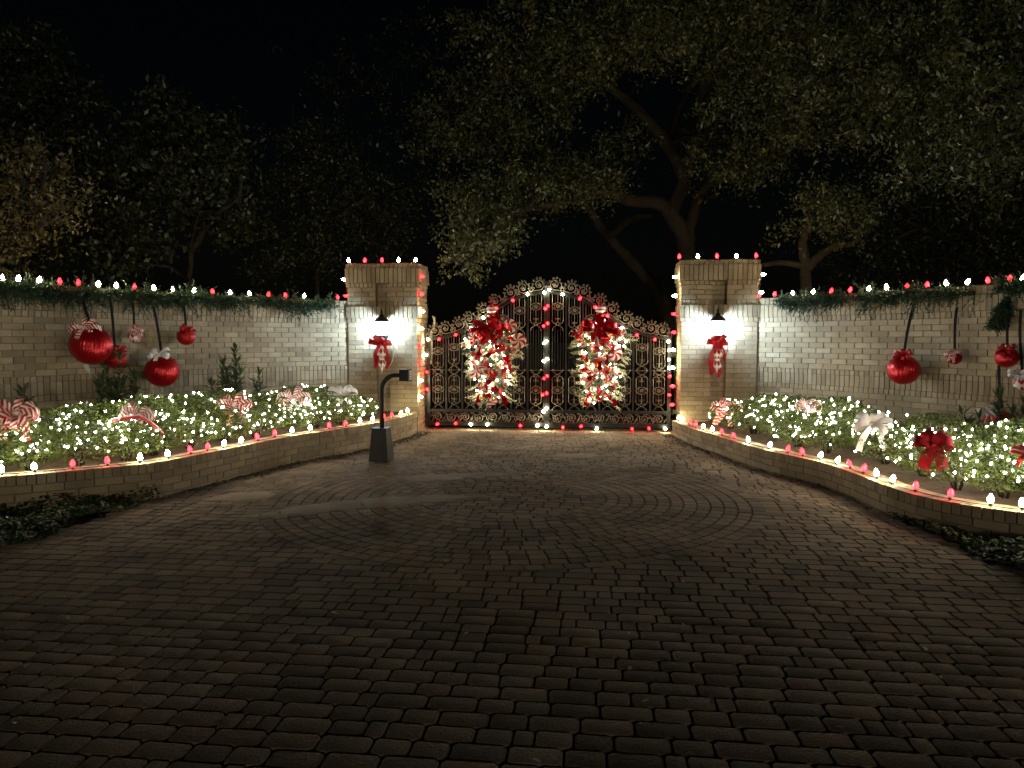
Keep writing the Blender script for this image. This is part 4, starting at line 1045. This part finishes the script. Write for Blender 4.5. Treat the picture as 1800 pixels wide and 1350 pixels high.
# ------------------------------------------------------------------ pine garlands on the walls
def garland(cv, sg, px0, px1, label, seed, drop_px=None, thick=.13):
    rr = np.random.default_rng(seed); a, b_ = cv.hit(px0, 510, .0, sg)[0], cv.hit(px1, 510, .0, sg)[0]
    s0, s1 = min(a, b_), max(a, b_); p0 = cv.at((s0 + s1) / 2, 0, sg)[0]; root = thing('pine_garland', label, 'garland', (p0[0], p0[1], WALL_TOP - .2))
    base = np.array(root.location); n = int((s1 - s0) * 250); V_ = []
    core = MB(); cpts = []
    for k in range(40):
        s = s0 + (s1 - s0) * k / 39; p, t, nn = cv.at(s, .05, sg); cpts.append((p[0], p[1], WALL_TOP - .07 + .02 * math.sin(s * 5)))
    core.tube(cpts, .028, 6); core.build('stem', M['needle'], root)
    C, D, Nn = [], [], []
    for _ in range(n):
        s = rr.uniform(s0, s1); p, t, nn = cv.at(s, 0, sg); t3 = np.array([t[0], t[1], 0]); n3 = np.array([nn[0], nn[1], 0])
        c = np.array([p[0], p[1], WALL_TOP - .07 + .02 * math.sin(s * 5)]) + n3 * .05
        if math.sin(s * 3.3 + seed) + .6 * math.sin(s * 7.9) > .9 and rr.random() < .75: continue
        ang = rr.uniform(0, 6.28); dr = t3 * rr.normal(0, .75) + n3 * abs(math.cos(ang)) * .8 + np.array([0, 0, math.sin(ang) * .8 - .28]); dr /= np.linalg.norm(dr)
        L = rr.uniform(.08, .21) * (1.25 if dr[2] < -.4 else 1) * (1 + .35 * math.sin(s * 7.3)); m = 13
        for j in range(m):
            q = c + dr * (L * (j + 1) / m); sd_ = rr.standard_normal(3); nd = dr * .75 + sd_ * .42; C.append(q + nd * .022); D.append(nd); Nn.append(rr.standard_normal(3))
    if drop_px:
        for _ in range(300):
            u_ = rr.uniform(0, 1); h = cv.hit(drop_px[0] + (drop_px[2] - drop_px[0]) * u_, drop_px[1] + (drop_px[3] - drop_px[1]) * u_, .06, sg); c = np.array(h[1]); dr = np.array([rr.normal(0, .5), rr.normal(0, .4), -.8]); dr /= np.linalg.norm(dr); L = rr.uniform(.1, .2)
            for j in range(12): nd = dr * .75 + rr.standard_normal(3) * .42; C.append(c + dr * L * j / 12 + nd * .022); D.append(nd); Nn.append(rr.standard_normal(3))
    vs = leaf_verts(np.array(C) - base, np.array(D), np.array(Nn), .065, .17, .2)
    obj('needles', np_mesh('needles', vs, 4, M['needle_garland']), root)
garland(*WL, -60, 588, 'long pine garland draped on the wall with five ornaments', 1)
garland(*WR, 1372, 1716, 'pine garland draped on the wall above the single big ball', 2)
garland(*WR, 1762, 1840, 'short pine garland hanging down at the picture edge', 3, (1772, 520, 1752, 565))

# ------------------------------------------------------------------ teardrop swags on the gate
DISC = MB(); DISC.lathe([(.001, -.02), (.8, -.02), (.95, -.012), (1, 0), (.95, .012), (.8, .02), (.001, .022)], (0, 0, 0), Z, 24)
def swag(pxc, label, discs, seed, mirror):
    rr = random.Random(seed); vq = -.16; uc, _ = on_v(pxc, 640, vq)
    root = thing('teardrop_swag', label, 'wreath', gp(uc, vq, .48)); q = Vector(root.location)
    zt, zb = 1.95, .52
    def half(z):
        t = (z - zb) / (zt - zb); return .2 + .24 * min(1, t * 1.35) if t < .75 else .44 - .9 * (t - .75)
    def P(z, du, dv=0): return gp(uc + du, vq + dv, z)
    bk = MB(); ring = []
    for k in range(12): z = zb + .04 + (zt - zb - .1) * k / 11; ring.append((half(z) * .58, z))
    vs = []; fs = []
    for hw_, z in ring:
        for j in range(9): a = PI * j / 8; vs.append(P(z, -hw_ * math.cos(a), .08 - .17 * math.sin(a) ** .7))
    for i in range(11):
        for j in range(8): fs.append((i * 9 + j, i * 9 + j + 1, (i + 1) * 9 + j + 1, (i + 1) * 9 + j))
    bk.add(vs, fs); bk.build('pine_base', M['swag_core'], root)
    # pine sprays
    for k in range(130):
        z = rr.uniform(zb, zt - .12); s = rr.choice((-1, 1)); edge = rr.random() < .45; hw_ = half(z)
        du = s * hw_ * (rr.uniform(.7, .92) if edge else rr.uniform(0, .6)); c = np.array(P(z, du, -.05 if edge else -.15))
        dr = np.array(U) * (s * (.9 if edge else .3) + rr.uniform(-.3, .3)) + np.array(Z) * rr.uniform(-.85, .25) - np.array(V) * rr.uniform(.1, .7); dr /= np.linalg.norm(dr); L = rr.uniform(.13, .24)
        C, D, Nn = [], [], []
        for j in range(34):
            t = j / 33; nd = dr * .8 + NP.standard_normal(3) * .5; C.append(c + dr * L * t + nd * .02 - np.array(q)); D.append(nd); Nn.append(NP.standard_normal(3))
        obj('pine_spray', np_mesh('pine_spray', leaf_verts(np.array(C), np.array(D), np.array(Nn), .055, .22), 4, M['needle_frost' if rr.random() < .78 else 'needle']), root)
    # candy discs, lollipops
    for px, py, rp, mt in discs:
        u_, z = on_v(px, py, vq - .14); r = rp / F * 13.0
        me = DISC.mesh('peppermint_disc', M[mt]); n = (-V + U * rr.uniform(-.35, .35) + Z * rr.uniform(-.1, .35)).normalized()
        o = obj('peppermint_disc', me, root, gp(u_, vq - .14 - rr.uniform(0, .04), z) - q, n.to_track_quat('Z', 'Y'), (r, r, r * 1.6))
    # balls
    bm = {k: sphere_mesh('bauble', k, 1, 14, 9) for k in ('foil_red', 'foil_orange', 'pearl', 'satin_red', 'brass_cap')}; placed = []
    tries = 0
    while len(placed) < 36 and tries < 900:
        tries += 1; z = rr.uniform(zb + .06, zt - .2); du = rr.uniform(-.92, .92) * half(z); r = rr.uniform(.028, .056)
        if all((du - a) ** 2 + (z - b_) ** 2 > (r + c_) ** 2 * .8 for a, b_, c_ in placed):
            placed.append((du, z, r)); obj('bauble', bm[rr.choice(['foil_red', 'foil_red', 'foil_red', 'satin_red', 'pearl', 'foil_orange', 'brass_cap'])], root, P(z, du, -.11 - .08 * (1 - abs(du) / .45)) - q, None, r)
    # foil ribbon curls and small bows
    for k in range(24):
        z = rr.uniform(zb + .05, zt - .3); du = rr.uniform(-.85, .85) * half(z); c = P(z, du, -.17); d = (U * rr.uniform(-1, 1) + Z * rr.uniform(-1, .6) - V * .5).normalized(); sd_ = d.cross(V).normalized(); mb = MB(); m = 9
        mb.strip([c + d * (.2 * t) - V * (.05 * math.sin(3 * t)) + sd_ * (.03 * math.sin(6 * t)) for t in [i / (m - 1) for i in range(m)]], [sd_ * .04 * (1 if i < m - 1 else .4) for i in range(m)], .12); mb.build('ribbon_curl', M[rr.choice(['ribbon_red', 'ribbon_candy', 'foil_red', 'foil_red'])], root)
    for s in (-1, 1):
        c = P(zb + .13, s * half(zb + .1) * .75, -.15); mb = MB(); d = (U * s * .5 - Z).normalized(); sd_ = d.cross(V).normalized(); mb.strip([c + d * (.2 * k / 6) for k in range(7)], [sd_ * .05] * 6 + [sd_ * .02], .1); mb.build('tail', M['foil_red'], root)
    # bulbs
    sm = MB(); sm.ball((0, 0, 0), .019, 8, 6); me = sm.mesh('bulb', M['glow_swag']); pl2 = []; tries = 0
    while len(pl2) < 60 and tries < 1500:
        tries += 1; z = rr.uniform(zb, zt - .1); du = rr.uniform(-1.08, 1.08) * half(z)
        if all((du - a) ** 2 + (z - b_) ** 2 > .0052 for a, b_ in pl2): pl2.append((du, z)); obj('bulb', me, root, P(z, du, -.19 + .1 * abs(du) / .45 + rr.uniform(-.03, .03)) - q, None, rr.uniform(.75, 1.15))
    # large bow and finial
    bc = P(1.77, 0, -.2); kb_ = MB(); kb_.ball(bc, .06, 10, 7); bo_ = kb_.build('bow', M['ribbon_red'], root)
    bow(root, bc, -V + Z * .1, .27, 'foil_red', 13, 5, .17, seed, .95, 'ribbon_red', kn=False, sub=bo_, flat=.3)
    fz = 1.98
    for nm, mt, pr in (('finial_ball', 'banded', [(.03, .0), (.08, .03), (.095, .07), (.08, .11), (.03, .14)]), ('finial_collar', 'foil_red', [(.03, .135), (.06, .16), (.065, .19), (.03, .22)]),
                       ('finial_ball', 'banded', [(.03, .215), (.08, .24), (.095, .275), (.08, .31), (.03, .34)]), ('finial_spire', 'foil_red', [(.03, .335), (.04, .36), (.015, .38), (.012, .43), (.001, .52)])):
        mb = MB(); mb.lathe([(r, z - .18) for r, z in pr], (0, 0, 0), Z, 18); obj(nm, mb.mesh(nm, M[mt]), root, gp(uc - .01, vq - .06, fz + .03) - q)
swag(866, 'lit teardrop swag whose big peppermint sticks out towards the gate centre', [(911, 599, 14, 'peppermint'), (896, 573, 12.5, 'peppermint'), (836, 652, 13, 'peppermint'), (882, 646, 11, 'peppermint'), (902, 615, 8, 'lollipop'), (833, 592, 9, 'peppermint')], 5, 1)
swag(1056, 'lit teardrop swag with a yellow white peppermint on its outer side', [(1033, 572, 12, 'peppermint'), (1080, 621, 13.5, 'peppermint'), (1040, 651, 12, 'peppermint'), (1088, 588, 7, 'lollipop'), (1027, 665, 6, 'lollipop'), (1020, 580, 8, 'peppermint')], 6, -1)

# ------------------------------------------------------------------ ground ivy, leaf litter, gravel
def ivy(poly, n, label, h=.16):
    P = np.array(poly); lo, hi = P.min(0), P.max(0); C = []
    while len(C) < n:
        x, y = NP.uniform(lo[0], hi[0]), NP.uniform(lo[1], hi[1])
        if inside(x, y, poly): hh = h * (.65 + .35 * math.sin(x * 5 + 1) * math.sin(y * 6)); C.append((x, y, hh * NP.uniform(.2, 1) ** .5 - .03))
    C = np.array(C); D = rnd_unit(n); D[:, 2] *= .4; Nn = rnd_unit(n) * .6 + np.array([0, 0, 1.0]); o0 = np.array([P[:, 0].mean(), P[:, 1].mean(), 0])
    o = obj('ground_ivy', np_mesh('ground_ivy', leaf_verts(C - o0, D, Nn, .036, .75), 4, M['leaf_ivy']), None, o0); tag(o, label, 'ivy', kind='stuff')
def off_poly(cv, sg, s0, s1, off): return [tuple(cv.at(s, off, sg)[0]) for s in np.linspace(s0, s1, 14)]
sL = PL_L.hit(262, 860)[0]; sR = PL_R.hit(1560, 880)[0]
ivy(off_poly(PL_L, 1, sL, PL_L.L, .02) + [(-7, 4.0), (-3.98, 4.0), (-3.76, 5.8), (-3.6, 6.95), (-3.5, 7.5)], 19000, 'dark ground ivy below the planter on the keypad side', .2)
ivy(off_poly(PL_R, -1, sR, PL_R.L, .02) + [(6.5, 3.2), (3.5, 3.2), (3.42, 5.1), (3.4, 6.2), (3.42, 6.8)], 22000, 'dark ground ivy between the planter and the paver edge opposite the keypad')
n = 480; C = []
while len(C) < n:
    x, y = NP.uniform(-3.8, 3.7), 2.2 + 10.8 * NP.uniform() ** .7
    if inside(x, y, DRIVE): C.append((x, y, .006 + NP.uniform(0, .012)))
for s in np.linspace(.1, PL_L.L * .62, 220): p = PL_L.at(s, abs(NP.normal(0, .12)) + .03, 1)[0]; C.append((p[0], p[1], .012))
for s in np.linspace(.1, PL_R.L * .7, 150): p = PL_R.at(s, abs(NP.normal(0, .1)) + .03, -1)[0]; C.append((p[0], p[1], .012))
C = np.array(C); D = rnd_unit(len(C)); D[:, 2] *= .2; Nn = rnd_unit(len(C)) * .35 + np.array([0, 0, 1.0])
tag(obj('leaf_litter', np_mesh('leaf_litter', leaf_verts(C, D, Nn, .036, .5), 4, M['litter'])), 'small pale fallen leaves scattered over the pavers', 'leaves', kind='stuff')
gv = MB()
for cv, sg, s1, nn in ((PL_L, 1, 5.5, 700), (PL_R, -1, 4.5, 260)):
    for _ in range(nn):
        s = R_.uniform(0, 1) ** 1.6 * s1; p = cv.at(s, abs(R_.gauss(0, .09)) + .01, sg)[0]; r = R_.uniform(.006, .02); gv.ball((p[0], p[1], r * .3), r, 5, 3, .6)
tag(gv.build('gravel', M['gravel'], smooth=False), 'gravel and crumbs swept along the foot of the planters', 'gravel', kind='stuff')

# ------------------------------------------------------------------ trees
def crown_leaves(clumps, seed, leaf, dens, width=.45):
    """clumps: (px, py, rx, ry, depth, depth radius, density factor) placed in the place at that depth"""
    rs = np.random.default_rng(seed); Cs, Ds, Ns, anchors = [], [], [], []
    for (px, py, rx, ry, Y, rd, k) in clumps:
        c = np.array(at(px, py, Y)); a, b_ = rx * Y / F, ry * Y / F
        nsub = max(5, int(26 * (a * b_) ** .8 * dens * k / .5)); d = rs.standard_normal((nsub, 3)); d /= np.linalg.norm(d, axis=1, keepdims=True)
        cen = c + d * (rs.uniform(.25, 1, (nsub, 1)) ** .45) * np.array([a, rd, b_]); cen += rs.normal(0, .12, (nsub, 3)); anchors.append((c, cen))
        for q in cen:
            m = rs.integers(16, 46); sp = rs.uniform(.09, .22); ax = rs.standard_normal(3); ax[2] -= .3; ax /= np.linalg.norm(ax)
            t = rs.uniform(-1, 1, m)[:, None]; P = q + ax * t * sp * 1.9 + rs.normal(0, sp * .55, (m, 3))
            Cs.append(P); Ds.append(ax * .6 + rs.standard_normal((m, 3)) * .8 - np.array([0, 0, .25])); Ns.append(rs.standard_normal((m, 3)) * .8 + np.array([0, -.4, .5]))
    return leaf_verts(np.concatenate(Cs), np.concatenate(Ds), np.concatenate(Ns), leaf, width, .3), anchors
def tree(name, label, limbs, clumps, mat, seed, leaf=.085, dens=1.0, twigs=True, width=.45):
    rr = random.Random(seed); P0 = at(*limbs[0][0][0]); root = thing(name, label, 'tree', (P0.x, P0.y, 0), 'trees behind the walls'); base = Vector(root.location); tip = []
    for i, (pts, r0, r1) in enumerate(limbs):
        W = [at(*p) for p in pts]; out = []
        if i == 0: W = [Vector((W[0].x, W[0].y, -.2))] + W
        n = len(W)
        for k in range(n - 1):
            a = W[max(0, k - 1)]; b_, c = W[k], W[k + 1]; d = W[min(n - 1, k + 2)]
            for j in range(4):
                t = j / 4; out.append(.5 * ((2 * b_) + (c - a) * t + (2 * a - 5 * b_ + 4 * c - d) * t * t + (-a + 3 * b_ - 3 * c + d) * t ** 3) + Vector((rr.gauss(0, .012), rr.gauss(0, .012), 0)))
        out.append(W[-1]); m = len(out); mb = MB(); mb.tube(out, [r0 + (r1 - r0) * (k / (m - 1)) ** .8 for k in range(m)], 9); mb.build('trunk' if i == 0 else 'limb', M['bark'], root); tip += out[m // 3:]
    vs, anc = crown_leaves(clumps, seed, leaf, dens, width)
    obj('crown', np_mesh('crown', vs - np.array(base), 4, M[mat]), root)
    if twigs:
        mb = MB(); T = np.array(tip)
        for c, cen in anc:
            j = int(np.argmin(((T - c) ** 2).sum(1))); mid = Vector(T[j]).lerp(Vector(c), .5) + Vector((rr.gauss(0, .1), rr.gauss(0, .1), .1))
            mb.tube([Vector(T[j]), mid, Vector(c)], [.045, .03, .018], 6)
            for q in cen[:10]: mb.tube([Vector(c), Vector(c).lerp(Vector(q), .5) + Vector((0, 0, rr.gauss(0, .05))), Vector(q)], [.013, .009, .004], 4)
        mb.build('twigs', M['bark'], root)['kind'] = 'stuff'
    return root
tree('live_oak', 'spreading live oak whose limbs arch over the gate from behind the pillar',
     [([(1222, 700, 16.4), (1214, 560, 16.4), (1206, 432, 16.2), (1176, 374, 16)], .27, .17),
      ([(1176, 374, 16), (1157, 357, 15.8), (1105, 352, 15.3), (1057, 334, 14.8), (1000, 352, 14.3), (925, 366, 13.9), (897, 378, 13.7), (884, 402, 13.5), (862, 432, 13.4)], .17, .02),
      ([(1176, 376, 16), (1203, 318, 15.9), (1182, 268, 15.7), (1143, 216, 15.4), (1096, 171, 15), (1044, 134, 14.6), (970, 110, 14.2), (890, 120, 13.9)], .19, .05),
      ([(1182, 268, 15.7), (1184, 222, 15.7), (1206, 165, 15.6), (1240, 120, 15.4), (1300, 60, 15)], .1, .05),
      ([(1206, 432, 16.2), (1222, 365, 16), (1242, 326, 15.7), (1290, 300, 15.2), (1370, 268, 14.4), (1470, 225, 13.6), (1600, 180, 12.8)], .15, .05),
      ([(1203, 318, 15.9), (1240, 150, 15.6), (1262, 60, 15.2), (1290, -40, 15)], .16, .1)],
     [(838, 435, 44, 30, 13.3, .5, 1.5), (835, 395, 55, 30, 13.4, .5, 1.3), (870, 400, 55, 30, 13.5, .5, 1.3), (820, 462, 28, 14, 13.3, .3, 1.2), (850, 350, 80, 32, 13.8, .6, 1.1), (930, 330, 85, 32, 14, .6, 1.2), (1010, 330, 70, 30, 14.3, .6, 1.2), (1060, 320, 35, 28, 14.4, .5, 1.0),
      (780, 250, 55, 40, 14.5, .7, .6), (800, 180, 60, 40, 14.5, .7, .6), (860, 230, 80, 45, 14.5, .8, .8), (900, 150, 80, 50, 14.3, .8, .8), (960, 230, 60, 40, 14.6, .7, .7), (990, 90, 110, 60, 14, .9, 1.0), (900, 60, 110, 50, 14, .9, .6), (1060, 60, 110, 60, 13.6, 1, 1.2), (1130, 30, 120, 50, 13.4, 1, 1.2), (1010, 150, 60, 26, 14.2, .6, .8), (1100, 250, 50, 30, 15, .6, .5),
      (1190, 60, 100, 55, 13.2, 1, 1.2), (1280, 40, 120, 60, 12.8, 1.1, 1.2), (1380, 60, 110, 60, 12.4, 1.1, 1.2), (1260, 280, 50, 40, 14.6, .7, .8), (1320, 300, 70, 28, 14.2, .7, 1.0), (1370, 240, 90, 40, 13.6, .8, 1.1), (1430, 190, 100, 50, 13, 1, 1.2), (1480, 110, 120, 70, 12, 1.1, 1.2), (1300, 180, 80, 50, 13.6, .9, .8), (1230, 240, 40, 30, 15, .6, .6), (1330, 130, 80, 40, 13.2, .9, .9),
      (1600, 60, 120, 70, 11.4, 1.1, 1.3), (1720, 70, 120, 80, 10.6, 1.1, 1.4), (1600, 170, 110, 50, 11.6, 1, 1.2), (1740, 180, 100, 60, 10.8, 1, 1.3), (1560, 240, 90, 36, 12.4, .9, .9), (1680, 260, 110, 40, 11.6, 1, 1.0), (1790, 270, 70, 50, 11, .9, 1.1), (1620, 310, 90, 28, 12.4, .8, .7), (1740, 330, 90, 30, 11.8, .8, .7), (1660, 130, 60, 40, 11, .8, 1.2)],
     'leaf_oak', 3, .074, 2.5)
tree('live_oak', 'leaning bare trunk seen through the arch beside the gate', [([(1192, 640, 18.5), (1168, 545, 18.3), (1142, 496, 18.2), (1096, 446, 18), (1062, 408, 17.8), (1036, 370, 17.6), (1000, 330, 17.2)], .25, .07), ([(1062, 408, 17.8), (1076, 412, 17.7), (1110, 385, 17.4), (1150, 378, 16.9)], .12, .06)],
     [(960, 300, 70, 34, 17.2, .7, .6), (900, 290, 60, 40, 17.4, .7, .5), (1020, 280, 60, 30, 17.4, .6, .5)], 'leaf_shaded', 4, .09, .9, False)
tree('gnarled_oak', 'small gnarled oak with a low leafy clump behind the wall above the garland', [([(1418, 560, 13.4), (1416, 462, 13.4), (1411, 424, 13.3), (1424, 392, 13.1), (1450, 360, 13)], .13, .05), ([(1418, 475, 13.4), (1440, 450, 13.3), (1470, 433, 13.1), (1503, 427, 12.9), (1512, 400, 12.8), (1518, 384, 12.7)], .09, .03), ([(1418, 470, 13.4), (1380, 462, 13.5), (1340, 466, 13.7)], .07, .04)],
     [(1450, 360, 50, 28, 13, .5, 1.3), (1490, 368, 55, 26, 12.9, .5, 1.4), (1470, 395, 50, 18, 12.9, .4, 1.1), (1520, 350, 40, 18, 12.8, .4, .9), (1400, 400, 25, 18, 13.2, .3, .5)], 'leaf_oak', 5, .07, 2.4)
tree('evergreen_tree', 'dark evergreen mass behind the wall at the far side of the single big ball', [([(1690, 560, 15), (1688, 440, 15), (1700, 350, 15)], .2, .06), ([(1688, 440, 15), (1620, 400, 14.8)], .08, .03)],
     [(1600, 450, 100, 40, 15, .8, .8), (1720, 430, 110, 50, 14.5, .9, .9), (1680, 370, 110, 40, 15, .9, .8), (1800, 400, 70, 60, 14, .8, .9), (1500, 470, 70, 22, 15.5, .6, .6), (1580, 390, 60, 30, 15.2, .6, .6)], 'leaf_shaded', 6, .085, 1.8)
tree('magnolia', 'dark broad leafed tree behind the wall above the white bow ball', [([(330, 560, 14.2), (338, 440, 14.2), (352, 340, 14), (330, 290, 14)], .08, .02), ([(338, 440, 14.2), (380, 380, 14), (420, 350, 13.9)], .07, .03), ([(345, 380, 14.1), (280, 320, 14)], .06, .02)],
     [(300, 180, 40, 40, 14, .6, .9), (290, 240, 70, 45, 14, .7, 1.0), (360, 230, 70, 40, 14, .7, .9), (230, 300, 60, 40, 13.8, .7, .8), (320, 310, 90, 45, 13.9, .8, 1.0), (410, 300, 60, 40, 14, .7, .7), (340, 370, 90, 35, 13.9, .7, .9), (240, 420, 55, 40, 13.2, .6, .9), (200, 460, 50, 26, 12.8, .5, .8), (420, 400, 50, 30, 14.2, .6, .7)], 'leaf_shaded', 7, .1, 2.0, width=.5)
tree('evergreen_tree', 'fine leafed dark tree behind the wall left of the gate pillar', [([(560, 580, 16.5), (556, 440, 16.5), (570, 380, 16.4)], .07, .02), ([(556, 440, 16.5), (480, 400, 16)], .07, .03), ([(562, 400, 16.5), (640, 350, 16.2)], .07, .03)],
     [(560, 260, 70, 45, 16.4, .8, .8), (600, 320, 70, 45, 16.4, .8, .9), (520, 330, 60, 45, 16.2, .8, .8), (480, 410, 70, 45, 15.8, .8, 1.0), (570, 410, 80, 45, 16, .8, 1.0), (640, 380, 55, 50, 16.4, .8, .9), (520, 465, 90, 26, 15.6, .6, .9), (680, 420, 50, 40, 17, .6, .6), (700, 340, 50, 50, 17.4, .6, .4)], 'leaf_shaded', 8, .075, 2.0)
tree('young_maple', 'bronze leafed young tree over the wall at the picture edge', [([(-20, 560, 10.6), (4, 440, 10.6), (30, 408, 10.5), (62, 360, 10.4), (78, 300, 10.4), (70, 230, 10.3)], .07, .015), ([(4, 440, 10.6), (40, 330, 10.5), (20, 260, 10.4)], .04, .012), ([(30, 408, 10.5), (70, 400, 10.3), (110, 370, 10.2)], .03, .01)],
     [(40, 280, 40, 30, 10.4, .4, 1.0), (30, 340, 50, 30, 10.5, .4, 1.1), (70, 380, 55, 24, 10.3, .4, 1.1), (20, 400, 50, 24, 10.4, .4, 1.2), (90, 300, 30, 30, 10.3, .3, .7), (10, 430, 40, 20, 10.4, .3, 1.0), (120, 350, 24, 18, 10.2, .3, .8)], 'leaf_yellow', 9, .07, 2.4)
tree('evergreen_tree', 'tall dark tree behind the young bronze leafed tree', [([(40, 560, 14.5), (60, 350, 14.5), (50, 220, 14.5), (60, 150, 14.5)], .12, .03), ([(55, 260, 14.5), (120, 200, 14.2)], .07, .03)],
     [(60, 90, 70, 50, 14.5, .9, .8), (100, 170, 70, 40, 14.2, .8, .8), (40, 200, 70, 40, 14.2, .8, .9), (120, 260, 60, 40, 14, .8, .8), (30, 280, 60, 40, 14.4, .8, .8), (160, 330, 60, 45, 14, .8, .8), (140, 420, 70, 45, 13.4, .7, .9), (60, 450, 70, 30, 13.4, .6, .9), (170, 200, 30, 30, 14, .5, .5)], 'leaf_shaded', 10, .1, 1.8)
tree('dark_oak', 'unlit canopy far behind the gate pillar with the keypad post', [([(676, 560, 24), (676, 470, 24), (684, 430, 24)], .15, .04)],
     [(700, 150, 90, 60, 24, 1.5, .35), (760, 80, 100, 50, 24, 1.5, .35), (820, 110, 80, 50, 23, 1.5, .35), (700, 280, 70, 60, 24, 1.5, .3), (640, 180, 70, 50, 24, 1.5, .25), (720, 430, 50, 40, 24, 1.2, .3), (560, 120, 80, 50, 25, 1.5, .2)], 'leaf_shaded', 12, .12, 1.0, False)
